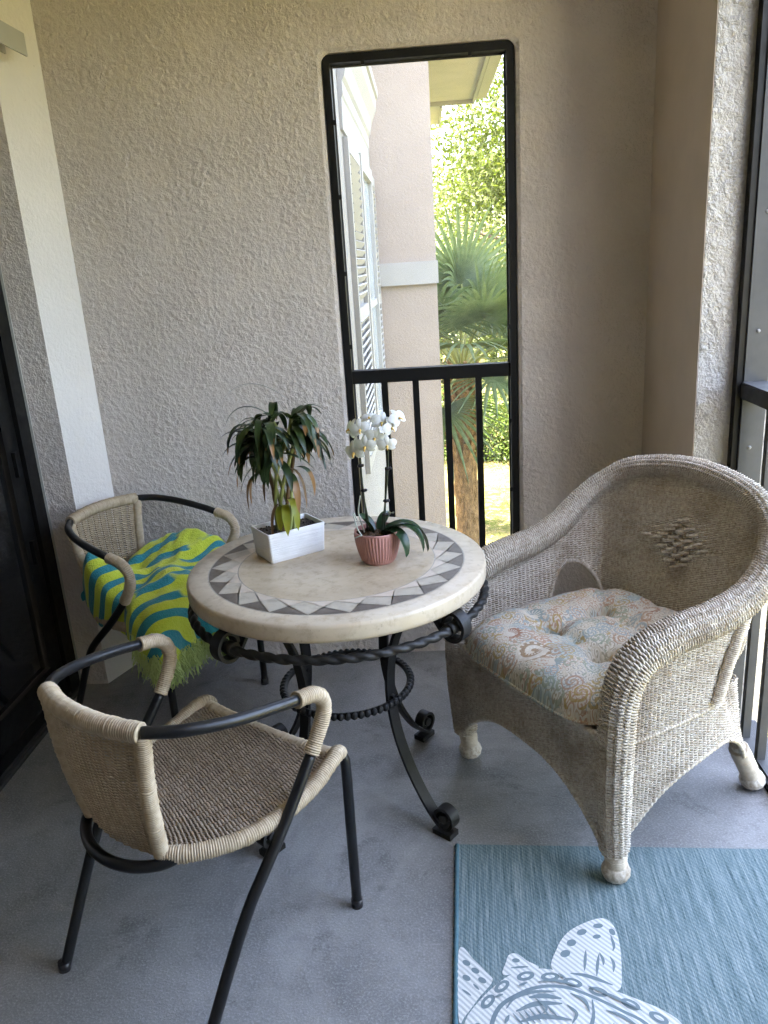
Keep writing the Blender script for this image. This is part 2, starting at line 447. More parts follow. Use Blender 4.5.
def m_rug():
    t = NT('woven_rug'); v = t.obj()
    a = t.noise(t.obj((430, 15, 1)), 1, 4, .8); b = t.noise(t.obj((130, 3.5, 1)), 1, 3, .6); c = t.noise(t.obj((420, 160, 1)), 1, 2)
    col = t.ramp(t.math('ADD', t.math('MULTIPLY', a, .62), t.math('MULTIPLY', b, .38)),
                 [(.34, (.022, .052, .062)), (.44, (.085, .142, .156)), (.52, (.155, .222, .234)), (.62, (.29, .348, .348))])
    col = t.mix(t.val(c, .55, .7, 0, .4), col, (.32, .375, .375))
    w = t.n('ShaderNodeTexWave', {'wave_type': 'BANDS', 'bands_direction': 'DIAGONAL'}); t.put(w.inputs['Vector'], v); w.inputs['Scale'].default_value = 44; w.inputs['Distortion'].default_value = 1.; w.inputs['Detail Scale'].default_value = 30
    col = t.mix(t.math('MULTIPLY', t.val(w.outputs['Fac'], .2, .8), .10), col, (.30, .365, .375))
    t.base(col, .9, spec=.15); t.bump(t.math('ADD', t.math('ADD', a, c), t.math('MULTIPLY', w.outputs['Fac'], .6)), .5, .002); return t.m
M['rug'] = m_rug()
def m_rugw():
    t = NT('rug_cream_yarn'); v = t.obj()
    w = t.n('ShaderNodeTexWave', {'wave_type': 'BANDS', 'bands_direction': 'DIAGONAL'}); t.put(w.inputs['Vector'], v); w.inputs['Scale'].default_value = 42; w.inputs['Distortion'].default_value = 1.5; w.inputs['Detail Scale'].default_value = 40
    t.base(t.mix(t.val(w.outputs['Fac'], .25, .6), (.46, .49, .485), (.66, .67, .65)), .9, spec=.15); t.bump(w.outputs['Fac'], .5, .0015); return t.m
M['rug_white'] = m_rugw()
M['rug_grey'] = NT('rug_grey_yarn').base((.17, .225, .245), .9, spec=.1).m
M['rug_edge'] = metal_paint('rug_edge_binding', (.075, .155, .185), .85, .1, .6, 300)

def m_ceramic(name, c, rough, bands=None):
    t = NT(name); v = t.obj()
    t.base(t.mix(t.val(t.noise(v, 30, 3), .4, .8), c, tuple(x*.9 for x in c)), rough, spec=.5)
    if bands:
        t.bump(t.noise(t.obj((10, 10, 190)), 1, 3, .6, .4), .6, .005)
    return t.m
M['pot_white'] = m_ceramic('white_pot_woodgrain', (.80, .79, .77), .45, True)
M['pot_pink'] = m_ceramic('pink_pot', (.43, .205, .175), .5)
M['soil'] = NT('dark_soil'); t = M['soil']; t.base(t.mix(t.noise(t.obj(), 150, 3), (.015, .012, .009), (.09, .065, .045)), .95); t.bump(t.noise(t.obj(), 120, 3), 1, .01); M['soil'] = t.m
M['bark'] = metal_paint('bark_chips', (.075, .045, .028), .9, .2, .8, 70)

def m_leaf(name, a, b, tip=(.26, .13, .045), trans=.25, rough=.45, tipmix=True, spec=.4):
    t = NT(name); v = t.obj()
    col = t.mix(t.val(t.noise(v, 14, 3), .35, .68), a, b)
    if tipmix:
        at = t.n('ShaderNodeAttribute', {'attribute_name': 'wear'})
        col = t.mix(t.val(t.math('ADD', at.outputs['Fac'], t.math('MULTIPLY', t.noise(v, 60, 2), .25)), .45, .8), col, tip)
    t.base(col, rough, spec=spec)
    tl = t.n('ShaderNodeBsdfTranslucent'); t.put(tl.inputs['Color'], t.mix(.5, col, t.mix(1., col, (1.6, 1.7, .7), 'MULTIPLY')))
    mx = t.n('ShaderNodeMixShader', i0=trans); t.put(mx.inputs[1], t.b.outputs[0]); t.put(mx.inputs[2], tl.outputs[0]); t.put(t.out.inputs[0], mx.outputs[0])
    return t.m
M['leaf_house'] = m_leaf('houseplant_leaf', (.010, .022, .009), (.034, .062, .016), trans=.18, rough=.4)
M['leaf_yellow'] = m_leaf('yellow_leaf', (.33, .30, .035), (.22, .25, .03), trans=.3)
M['leaf_orchid'] = m_leaf('orchid_leaf', (.012, .032, .014), (.025, .055, .022), trans=.08, rough=.3, tipmix=False)
M['stem_green'] = metal_paint('green_cane_stem', (.24, .26, .075), .4, .4, .2)
M['stem_brown'] = metal_paint('brown_cane_stem', (.14, .08, .035), .6, .3, .4)
M['stem_dark'] = metal_paint('orchid_stem', (.030, .040, .022), .5)
M['petal'] = m_leaf('white_petal', (.70, .70, .69), (.62, .62, .63), trans=.25, rough=.5, tipmix=False)
M['lip'] = NT('orchid_lip').base((.62, .40, .10), .5).m
M['clip'] = NT('black_clip').base((.012, .010, .012), .4).m
M['root'] = NT('orchid_root').base((.44, .47, .40), .8).m
M['leaf_tree'] = m_leaf('tree_leaf', (.042, .070, .012), (.075, .100, .020), trans=.4, rough=.5, tipmix=False)
M['leaf_tree2'] = m_leaf('tree_leaf_dark', (.045, .075, .014), (.085, .115, .022), trans=.36, rough=.5, tipmix=False)
M['leaf_bush'] = m_leaf('bush_leaf', (.04, .085, .018), (.09, .14, .03), trans=.3, rough=.5, tipmix=False)
M['leaf_palm'] = m_leaf('palm_leaf', (.095, .145, .06), (.17, .22, .105), (.34, .27, .12), trans=.3, rough=.4)
M['wood_bark'] = metal_paint('tree_bark', (.12, .10, .08), .9, .2, .8, 30)
def m_palmtrunk():
    t = NT('palm_trunk'); v = t.obj()
    t.base(t.mix(t.val(t.noise(t.obj((28, 28, 9)), 1, 5, .75), .35, .65), (.15, .09, .04), (.52, .33, .16)), .95, spec=.1); t.bump(t.noise(t.obj((28, 28, 10)), 1, 5, .75), 1, .04); return t.m
M['palm_trunk'] = m_palmtrunk()
def m_lawn():
    t = NT('dry_lawn'); v = t.obj()
    a = t.noise(v, .7, 5, .6); b = t.noise(v, 9, 5, .75); c = t.noise(v, 40, 3, .7)
    col = t.mix(t.val(a, .38, .64), (.10, .14, .03), (.25, .21, .095))
    col = t.mix(t.val(b, .48, .66), col, (.36, .29, .16)); col = t.mix(t.val(c, .55, .7), col, (.06, .085, .02))
    t.base(col, .95, spec=.1); t.bump(t.math('ADD', b, c), 1, .08); return t.m
M['lawn'] = m_lawn()

# ------------------------------------------------------------------ setting
GZ = -2.8
X0, X1 = -1.46, .95
mb = MB(); mb.grid(np.stack(np.meshgrid(np.linspace(-150, 150, 31), np.linspace(-120, 220, 35), indexing='ij') + [np.full((31, 35), GZ)], -1)); tag(mb.build('ground', M['lawn']), kind='structure')
mb = MB(); mb.box2((-1.9, -2.2, -.22), (1.04, 3.18, 0)); tag(mb.build('balcony_floor', M['floor']), kind='structure')
mb = MB(); mb.box2((-1.9, -2.2, 2.62), (1.08, 3.18, 2.8)); tag(mb.build('ceiling', M['ceil']), kind='structure')

# back wall with the tall window opening
WX0, WX1, WZ0, WZ1 = -.322, .330, .30, 2.232
YB = 2.98
def wall_with_hole(x0, x1, z0, z1, y0, y1, h, rad=.035):
    """front/back faces and a rounded reveal; h = (hx0,hx1,hz0,hz1)"""
    mb = MB(); hx0, hx1, hz0, hz1 = h
    n = 6; ring = []
    for cx, cz, a0 in ((hx1-rad, hz1-rad, 0), (hx0+rad, hz1-rad, 90), (hx0+rad, hz0+rad, 180), (hx1-rad, hz0+rad, 270)):
        for k in range(n+1):
            a = R(a0 + 90*k/n); ring.append((cx+rad*math.cos(a), cz+rad*math.sin(a)))
    ring = np.array(ring); m = len(ring)
    c = np.array([(hx0+hx1)/2, (hz0+hz1)/2]); d = ring - c
    outer = []
    corners = [(x1, z1), (x0, z1), (x0, z0), (x1, z0)]
    for i in range(m):
        q, k = divmod(i, n+1)
        outer.append(corners[q])
    outer = np.array(outer, float)
    bev = .012
    def ring3(p, y, grow=0):
        pp = c + (p - c) + grow*np.sign(p - c); return np.stack([pp[:,0], np.full(m, y), pp[:,1]], 1)
    stack = np.stack([ring3(outer, y0), ring3(ring, y0, bev), ring3(ring, y0+bev), ring3(ring, y1-bev), ring3(ring, y1, bev), ring3(outer, y1)], 0)
    k = len(stack); V = stack.reshape(-1, 3); Q = []
    for a in range(k-1):
        for i in range(m):
            j = (i+1) % m
            Q.append((a*m+i, a*m+j, (a+1)*m+j, (a+1)*m+i))
    mb.addq(V, Q, 0, False)
    # outer rim
    mb.addq([(x0,y0,z0),(x1,y0,z0),(x1,y1,z0),(x0,y1,z0),(x0,y0,z1),(x1,y0,z1),(x1,y1,z1),(x0,y1,z1)], [(0,3,2,1),(4,5,6,7),(1,2,6,5),(3,0,4,7)], 0, False)
    return mb
w = wall_with_hole(-1.9, .787, 0, 2.62, YB, YB+.2, (WX0, WX1, WZ0, WZ1)).build('window_wall', M['stucco_in'])
tag(w, 'rough beige stucco wall with the tall narrow window opening', 'wall')

# pilaster on the left: textured front face, smooth side face
p = thing('pilaster', 'pale square pilaster beside the dark sliding door', 'pilaster', (-1.38, 2.88, 0))
mb = MB(); fx, fy, bx, by = .030, -.090, .104, .0985
mb.addq([(-.32,fy,0),(fx,fy,0),(bx,by,0),(-.32,by,0),(-.32,fy,2.618),(fx,fy,2.618),(bx,by,2.618),(-.32,by,2.618)], [(0,3,2,1),(4,5,6,7),(0,1,5,4),(2,3,7,6),(3,0,4,7)], 0, False)
mb.build('rough_front', M['stucco_in'], p)
mb = MB(); mb.addq([(fx,fy,0),(bx,by,0),(bx,by,2.618),(fx,fy,2.618)], [(0,1,2,3)], 0, False); mb.build('smooth_side', M['stucco_pil'], p)
# right-hand pier
p = thing('wall_pier', 'beige wall pier between back wall and grey screen frame', 'wall', (.9, 2.7, 0))
mb = MB(); mb.box2((-.110, -.30, 0), (.13, .48, 2.62)); mb.build('rough_end', M['stucco_white'], p)
mb = MB(); mb.box2((-.113, -.298, 0), (-.1105, .2795, 2.618)); mb.build('smooth_face', M['plaster_smooth'], p)

# left wall above / beyond the sliding door, rear wall (out of view)
mb = MB(); mb.box2((-1.9, -2.2, 2.17), (-1.475, 2.788, 2.62)); mb.box2((-1.9, -2.2, 0), (-1.475, .35, 2.168)); tag(mb.build('house_wall', M['stucco_in']), 'stucco house wall above the dark sliding door', 'wall')
mb = MB(); mb.box2((-1.474, -2.2, 0), (1.04, -2.0, 2.62)); tag(mb.build('end_wall', M['stucco_in']), 'stucco wall at the near end of the balcony behind the viewer', 'wall')

mb = MB(); mb.box2((.90, -1.999, 0), (1.04, YEND, 2.62)); tag(mb.build('stucco_wall', M['stucco_in']), 'stucco wall on the right beside the viewer where the screen ends', 'wall')

BAYX = 1.8  # bay added out of view to keep direct light off the window wall
bw = thing('added_bay', 'unseen pink stucco bay added near the viewer to block grazing light', 'building', (1.045, YEND-.4, GZ))
mb = MB(); mb.box2((0, -1.4, 0), (BAYX-1.045, .398, 5.6)); mb.build('wall', M['stucco_out'], bw)
mb = MB(); mb.box2((-.0, -1.45, 5.601), (BAYX-1.0, .44, 5.75)); mb.build('roof', M['white_trim'], bw)
# sliding door
d = thing('sliding_door', 'black framed sliding glass door on the left', 'door', (-1.475, 1.57, 0))
mb = MB()
mb.box2((-.07, 1.14, .0), (.012, 1.215, 2.165)); mb.box2((-.07, -1.215, .0), (.012, -1.14, 2.165)); mb.box2((-.07, -1.138, 2.09), (.012, 1.138, 2.165)); mb.build('frame', M['door_black'], d)
mb = MB(); mb.box2((-.05, 1.05, .06), (-.004, 1.138, 2.088)); mb.box2((-.05, -.06, .06), (-.004, .04, 2.088)); mb.box2((-.05, .042, .06), (-.004, 1.048, .17)); mb.box2((-.05, .042, 1.99), (-.004, 1.048, 2.088))
mb.box2((-.068, -1.138, .06), (-.052, -.02, .17)); mb.box2((-.068, -1.138, 1.99), (-.052, -.02, 2.088)); mb.build('sash', M['door_black'], d)
mb = MB(); mb.box2((-.032, .042, .171), (-.024, 1.048, 1.989)); mb.build('glass_panel', M['door_glass'], d)
mb = MB(); mb.box2((-.066, -1.138, .171), (-.058, -.062, 1.989)); mb.build('glass_panel', M['door_glass'], d)
mb = MB(); mb.box2((-.07, -1.138, 0), (.0, 1.138, .058)); mb.build('black_sill', M['door_black'], d)
mb = MB()
for x in (.004, .018, .03): mb.box2((x, -1.2, 0), (x+.004, 1.212, .014))
mb.box2((.004, -1.2, 0), (.034, 1.212, .006)); mb.build('track', M['alu'], d)
mb = MB(); mb.box2((-.003, 1.2165, 0), (.020, 1.2195, 2.18)); mb.build('white_bead', M['white_trim'], d)
for z in (.95, .62):
    mb = MB(); mb.box((.0, 1.09, z), (.02, .02, .09)); mb.build('latch', M['black_metal'], d)
# header track over the door
h = thing('shutter_track', 'pale metal channel above the sliding door at top left', 'track', (-1.3, 1.4, 2.256))
mb = MB(); mb.box2((.044, -1.3, .0), (.05, 1.43, .066)); mb.box2((.004, -1.3, .060), (.0438, 1.43, .066)); mb.box2((-.002, -1.3, .0), (.0038, 1.38, .066)); mb.build('channel', M['white_trim'], h)
for y in (-1., 0., 1.):
    mb = MB(); mb.box2((-.175, y-.03, .0665), (.03, y+.03, .0735)); mb.build('bracket', M['white_trim'], h)

# window: black frame, screen, rail, bars
w = thing('screen_window', 'tall narrow black framed screen window with bars below', 'window', (0, YB+.06, 0))
fw = .026
ox0, ox1, oz0, oz1 = WX0+.003, WX1-.003, WZ0+.003, WZ1-.003
mb = MB()
mb.box2((ox0, -.04, oz0+fw), (ox0+fw, .02, oz1-fw)); mb.box2((ox1-fw, -.04, oz0+fw), (ox1, .02, oz1-fw)); mb.box2((ox0, -.04, oz1-fw), (ox1, .02, oz1)); mb.box2((ox0, -.04, oz0), (ox1, .02, oz0+fw))
mb.build('frame', M['black_metal'], w)
mb = MB(); mb.box2((ox0+fw, -.03, 1.118), (ox1-fw, .016, 1.166)); mb.build('rail', M['black_metal'], w)
for k in range(4):
    x = ox0+fw + (ox1-ox0-2*fw)*(k+1)/5
    mb = MB(); mb.box2((x-.012, -.018, oz0+fw), (x+.012, .008, 1.1175)); mb.build('bar', M['black_metal'], w)
mb = MB()
a = (ox0+fw, ox1-fw)
mb.addq([(a[0], .012, oz0+fw), (a[1], .012, oz0+fw), (a[1], .012, oz1-fw), (a[0], .012, oz1-fw)], [(0,1,2,3)], 0, False); mb.build('screen_mesh', M['screen'], w)
for x, z in [(ox0+fw+.004, q) for q in (1.26, 1.52, 1.78, 2.02, .9, .6)] + [(ox1-fw-.004, q) for q in (1.30, 1.58, 1.86, 2.10, .95, .68)] + [(-.18, oz1-fw-.004), (.18, oz1-fw-.004)]:
    mb = MB(); mb.box((x, -.042, z), (.012, .008, .016)); mb.build('clip', M['black_metal'], w)
# light bead round the inside of the frame
mb = MB(); e = fw+.0005
for s_ in ((ox0+e, ox0+e+.005, oz0+e, oz1-e), (ox1-e-.005, ox1-e, oz0+e, oz1-e)): mb.box2((s_[0], .002, s_[2]), (s_[1], .0105, s_[3]))
mb.box2((ox0+e+.006, .002, oz1-e-.006), (ox1-e-.006, .0105, oz1-e)); mb.build('bead', M['alu'], w)

# right opening: grey screen enclosure
s = thing('screen_enclosure', 'grey metal screen railing along the open right side', 'railing', (.93, 0, 0))
mb = MB(); mb.box2((-.040, 2.366, .0), (-.022, 2.398, 2.6)); mb.build('gasket', M['black_metal'], s)
mb = MB(); mb.box2((-.0215, 2.360, 0.031), (.046, 2.399, 2.6)); 
mb.build('post', M['alu'], s)
for y in (YEND+.03,): 
    mb = MB(); mb.box2((-.0135, y-.027, .031), (.046, y+.027, 2.6)); mb.build('post', M['alu'], s)
for z in (.5, .96, 1.30, 1.62, 1.95, 2.25):
    mb = MB(); mb.ball((.008, 2.3595, z), .006, n=10, m=6, sq=(1,.5,1)); mb.build('rivet', M['rivet'], s)
mb = MB(); mb.box2((-.030, YEND+.001, 1.11), (.042, 2.358, 1.152)); mb.build('rail', M['black_metal'], s)
mb = MB(); mb.box2((-.028, YEND+.001, 1.1525), (.040, 2.358, 1.157)); mb.build('rail_cap', M['alu'], s)
y = 2.27
while y > YEND+.1:
    if 1:
        mb = MB(); mb.box2((.017, y-.0125, .031), (.0185+.022, y+.0125, 1.1095)); mb.build('baluster', M['alu'], s)
    y -= .118
mb = MB(); mb.box2((.016, YEND+.001, 0), (.095, 2.358, .0305)); mb.build('bottom_rail', M['alu'], s)
mb = MB(); mb.box2((.005, YEND+.001, 0), (.0155, 2.358, .024)); mb.build('bottom_gasket', M['black_metal'], s)
mb = MB(); mb.box2((-.02, YEND+.001, 2.56), (.04, 2.358, 2.618)); mb.build('top_rail', M['alu'], s)
mb = MB(); mb.addq([(.0455, YEND, .031), (.0455, 2.358, .031), (.0455, 2.358, 2.559), (.0455, YEND, 2.559)], [(0,1,2,3)], 0, False); mb.build('screen_mesh', M['screen_clear'], s)

# ------------------------------------------------------------------ neighbouring wing outside
b = thing('building_wing', 'pale pink stucco wing with white window trim outside', 'building', (0, 0, GZ))
o_ = -GZ
XW = -.358; YP = 6.1; XP = .082
mb = MB(); mb.box2((-9, 3.181, 0), (XW, 8.9, 8.0)); mb.build('side_wall', M['side_wall'], b)
mb = MB(); mb.box2((XW+.0005, YP, 0), (XP, YP+.45, o_+3.45)); mb.build('pier', M['stucco_out'], b)
mb = MB(); mb.box2((XW+.001, YP-.035, o_+1.385), (XP+.012, YP+.48, o_+1.545)); mb.build('band', M['white_trim'], b)
EZ = o_+2.98
mb = MB(); mb.box2((XW-.2, YP+.46, EZ), (.515, 8.40, EZ+.04)); mb.box2((XW-.2, 8.445, EZ-.02), (.21, 9.6, EZ+.02)); mb.build('soffit', M['soffit'], b)
mb = MB(); mb.box2((.5155, YP+.46, EZ-.03), (.54, 8.40, EZ+.2)); mb.box2((XW-.2, 8.401, EZ-.035), (.54, 8.44, EZ+.2)); mb.box2((.2105, 8.445, EZ-.05), (.232, 9.6, EZ+.17)); mb.build('fascia', M['white_trim'], b)
mb = MB(); G = []
for q in ((.541, .01), (.56, .0), (.65, .01), (.685, .08), (.685, .18), (.67, .18)): G.append([(q[0], YP+.46, EZ+q[1]), (q[0], 8.44, EZ+q[1])])
mb.grid(np.array(G), smooth=False); mb.add([g[1] for g in G], [tuple(range(6))], 0, False); mb.build('gutter', M['white_trim'], b)
mb = MB(); mb.addq([(-9, YP+.3, o_+7.9), (.56, YP+.3, EZ+.205), (.56, 8.45, EZ+.205), (-9, 8.45, o_+7.9), (-9, 8.451, o_+7.9), (.24, 8.451, EZ+.205), (.24, 9.6, EZ+.205), (-9, 9.6, o_+7.9)], [(0,1,2,3),(4,5,6,7)], 0, False); mb.build('roof', M['soffit'], b)
# window in the side wall
wz0, wz1 = o_+.55, o_+2.06
wn = MB()
wn.box2((XW+.001, 4.78, wz0), (XW+.03, 4.86, wz1)); wn.box2((XW+.001, 5.64, wz0), (XW+.03, 5.72, wz1)); wn.box2((XW+.001, 4.78, wz1), (XW+.03, 5.72, wz1+.08)); wn.box2((XW+.001, 4.78, wz0-.08), (XW+.05, 5.72, wz0)); wn.box2((XW+.001, 4.861, (wz0+wz1)/2-.02), (XW+.02, 5.639, (wz0+wz1)/2+.02))
wo = wn.build('window', M['white_trim'], b)
mb = MB(); mb.box2((XW+.001, 4.861, wz0), (XW+.006, 5.639, wz1)); mb.build('pane', M['pane'], wo)
for y0, y1 in ((4.02, 4.72), (5.74, 6.06)):
    mb = MB(); z0, z1 = o_+.5, o_+2.12; x = XW
    mb.box2((x+.001, y0, z0), (x+.026, y0+.05, z1)); mb.box2((x+.001, y1-.05, z0), (x+.026, y1, z1))
    for zz in (z0, (z0+z1)/2-.03, z1-.06): mb.box2((x+.001, y0+.051, zz), (x+.026, y1-.051, zz+.06))
    z = z0+.075
    while z < z1-.08:
        if abs(z-(z0+z1)/2) > .045: mb.box((x+.016, (y0+y1)/2, z), (.010, y1-y0-.104, .036), M=Matrix.Rotation(R(35), 3, 'Y'))
        z += .043
    mb.build('shutter', M['white_trim'], b)
mb = MB()
prof = [(0, 2.14), (.012, 2.14), (.015, 2.27), (.022, 2.285), (.022, 2.34), (.034, 2.36), (.05, 2.43), (.08, 2.50), (.085, 2.56), (.098, 2.57), (.098, 2.62), (0, 2.62)]
G = np.array([[(XW+.0012+q[0], 3.95, o_+q[1]), (XW+.0012+q[0], 5.72, o_+q[1])] for q in prof]); mb.grid(G, smooth=False)
for yy in (0, 1): mb.addq(G[:, yy], [tuple(range(len(prof)))[::(1 if yy else -1)]], 0, False)
mb.build('cornice', M['white_trim'], b)

c = thing('stucco_column', 'white stucco column outside the right screen', 'column', (1.45, 3.5, GZ))
mb = MB(); mb.box2((-.35, 0, 0), (.085, .4, 5.42)); mb.build('shaft', M['stucco_white'], c)
mb = MB(); mb.box2((-.352, -.03, 5.15), (.12, .43, 5.41)); mb.build('capital', M['white_trim'], c)

# ------------------------------------------------------------------ vegetation outside
def leaves(mb, C, size, mat=0, nrm=None):
    """pointed leaf quads at the points C"""
    n = len(C); a = rng.normal(size=(n, 3)); a /= np.linalg.norm(a, axis=1)[:, None]
    b_ = rng.normal(size=(n, 3)); b_ -= a * (a*b_).sum(1)[:, None]; b_ /= np.linalg.norm(b_, axis=1)[:, None]
    s_ = size * rng.uniform(.6, 1.35, n)[:, None]
    V = np.stack([C - a*s_, C + b_*s_*.42, C + a*s_, C - b_*s_*.42], 1)
    mb.addq(V, np.arange(n*4).reshape(n, 4), mat, False)
def crown_points(c, rad, nclump, per, spread, seed):
    r = np.random.default_rng(seed); P = []
    for k in range(nclump):
        d = r.normal(size=3); d /= np.linalg.norm(d); d *= r.uniform(.35, 1) ** .6
        cc = np.array(c) + d * np.array(rad)
        P.append(cc + r.normal(size=(per, 3)) * spread * r.uniform(.6, 1.3) * np.array([1, 1, .75]))
    return np.concatenate(P)
def tree(name, label, loc, h, rad, ncl, per, leaf, mat, seed, tr=.16, spread=.42, cz=None):
    t = thing(name, label, 'tree', loc, 0, 'trees on the lawn outside')
    r = np.random.default_rng(seed)
    cz = cz or h*.62
    mb = MB(); top = np.array([r.uniform(-.3, .3), r.uniform(-.3, .3), cz])
    mb.tube(spline([(0,0,-.1), (.06,.02,h*.2), (top[0]*.6, top[1]*.6, h*.4), top], 14), np.linspace(tr, tr*.5, 14), 10)
    for k in range(9):
        d = r.normal(size=3); d[2] = abs(d[2])*.7+.15; d /= np.linalg.norm(d)
        st = np.array([0, 0, h*.28]) + (top-np.array([0,0,h*.28])) * r.uniform(.1, 1)
        en = st + d*np.array(rad)*r.uniform(.7, .95)
        mb.tube(spline([st, (st+en)/2+r.normal(size=3)*.2, en], 8), np.linspace(tr*.4, .015, 8), 6)
    mb.build('trunk', M['wood_bark'], t)
    mb = MB(); leaves(mb, crown_points((0, 0, cz), rad, ncl, per, spread, seed+1), leaf); mb.build('crown', mat, t)
    return t
tree('leafy_tree', 'bright yellow green tree filling the window top behind the palm', (2.45, 14.6, GZ), 8.0, (2.3, 2.0, 3.1), 150, 380, .048, M['leaf_tree'], 11)
tree('leafy_tree', 'tall green tree further back behind the brightest tree', (2.1, 21.5, GZ), 7.2, (2.9, 2.4, 2.6), 130, 260, .065, M['leaf_tree2'], 21, cz=4.4)
tree('leafy_tree', 'wide green tree to the right beyond the window edge', (5.1, 18, GZ), 9.0, (2.8, 2.6, 3.6), 130, 220, .065, M['leaf_tree2'], 31, cz=5)
def bush(name, label, loc, rad, ncl, per, leaf, mat, seed, grp):
    t = thing(name, label, 'shrub', loc, 0, grp)
    mb = MB(); r = np.random.default_rng(seed)
    for k in range(8):
        a = r.uniform(0, 6.28); mb.tube(spline([(0,0,-.05), (.2*math.cos(a), .2*math.sin(a), rad[2]*.5), (rad[0]*.7*math.cos(a), rad[1]*.7*math.sin(a), rad[2]*1.1)], 6), np.linspace(.03, .008, 6), 5)
    mb.build('stem', M['wood_bark'], t)
    mb = MB(); P = crown_points((0, 0, rad[2]*.95), rad, ncl, per, .22, seed); P[:, 2] = np.abs(P[:, 2]); leaves(mb, P, leaf); mb.build('crown', mat, t)
for k, (x, y, rx, rz, lab) in enumerate(((1.55, 17.6, .9, .75, 'dark green shrub behind the palm trunk'), (.5, 17.8, 1.0, .85, 'dark green shrub at the left beside the pink pier'), (2.9, 17.2, 1.0, .8, 'dark green shrub furthest right along the lawn edge'))):
    bush('shrub', lab, (x, y, GZ), (rx, .8, rz), 34, 220, .045, M['leaf_bush'], 50+k, 'shrubs along the lawn edge')

mb = MB(); r = np.random.default_rng(77)  # row on the right added to block low sky; the rest fill the horizon
for k in range(26):
    a = k/25; cx, cy = (17+r.uniform(-2, 3), -16+a*50) if k < 20 else (-4+(k-20)*4.2, 34+r.uniform(-2, 2))
    hh = r.uniform(1.7, 2.6); leaves(mb, crown_points((cx, cy, GZ+hh*.85), (2.8, 2.8, hh), 40, 42, .7, 300+k), .30)
    mb.tube(np.array([(cx, cy, GZ-.1), (cx+.2, cy, GZ+hh)]), [.22, .12], 6)
tag(mb.build('far_and_blocker_trees', M['leaf_tree2']), 'far green trees, the row on the right added to block low sky', 'trees', kind='stuff')
def fan_palm(label, loc, h, seed, nl=26, tr=.15, size=1.0):
    t = thing('fan_palm', label, 'palm', loc, 0, 'palms outside'); r = np.random.default_rng(seed)
    mb = MB(); P = spline([(0,0,-.1), (.03,.02,h*.4), (-.02,.03,h*.75), (.0,.0,h+.05)], 40)
    mb.tube(P, tr*(1+.06*np.sin(np.arange(40)*1.9))*np.linspace(1.05, .95, 40), 18)
    mb.build('trunk', M['palm_trunk'], t)
    mb = MB()      # old leaf bases, criss-cross, under the crown
    for k in range(60):
        a = k*2.399; z = h - 1.05*(k/60)**1.1; rr = tr*1.0
        d = np.array([math.cos(a), math.sin(a), 0])
        mb.strap(np.array([d*rr*.8+[0,0,z-.16], d*rr*1.05+[0,0,z-.04], d*(rr*1.25)+[0,0,z+.06], d*(rr*1.5)+[0,0,z+.13]]), .075*r.uniform(.7,1.1), .02, np.cross(d, [0,0,1]))
    mb.build('leaf_bases', M['palm_trunk'], t)
    mb = MB(); pet = MB()
    for k in range(nl):
        a = k*2.399+r.uniform(-.2, .2); el = R(np.interp(k, [0, nl-1], [85, -12])+r.uniform(-8, 8))
        d = np.array([math.cos(a)*math.cos(el), math.sin(a)*math.cos(el), math.sin(el)])
        L = size*r.uniform(.65, .95); st = np.array([0, 0, h-.05])
        side = np.cross(d, [0, 0, 1.]); side /= np.linalg.norm(side)+1e-9
        upv = np.cross(side, d)
        hub = st + d*L + np.array([0, 0, -.10*L])
        pet.tube(spline([st, st+d*L*.5+[0,0,.04], hub], 7), np.linspace(.022, .010, 7), 5)
        dd = d + np.array([0, 0, -.28]); dd /= np.linalg.norm(dd)
        nlv = 34
        for q in range(nlv):
            ph = R(-125 + 250*q/(nlv-1)); dirv = dd*math.cos(ph) + side*math.sin(ph)
            ll = size*(.62+.26*math.cos(ph))*r.uniform(.9, 1.05)
            fold = upv*(.16*abs(math.sin(ph))); 
            tt = np.linspace(0, 1, 6)
            pts = hub + dirv*ll*tt[:, None] + fold*ll*tt[:, None] + np.array([0,0,-1.])*((.10+.38*r.uniform(.5,1.2))*ll*(np.clip(tt-.3, 0, 1)**1.8))[:, None]
            wv = np.cross(dirv, upv); wv /= np.linalg.norm(wv)+1e-9
            wd = (.021*np.array([.35, 1, 1, .8, .45, .06]))*size
            G = np.stack([pts - wv*wd[:, None], pts + upv*.006 , pts + wv*wd[:, None]], 1)
            mb.grid(G, smooth=False, att=np.repeat(np.clip((tt-.8)*1.5*r.uniform(0,1.6), 0, 1), 3))
    pet.build('petiole', M['stem_green'], t); mb.build('fronds', M['leaf_palm'], t)
fan_palm('fan palm with orange brown trunk right outside the window', (.37, 9.4, GZ), 3.12, 3, 30, .15, 1.22)
fan_palm('second fan palm half hidden behind the pink pier', (-.35, 12.2, GZ), 3.7, 9, 20)
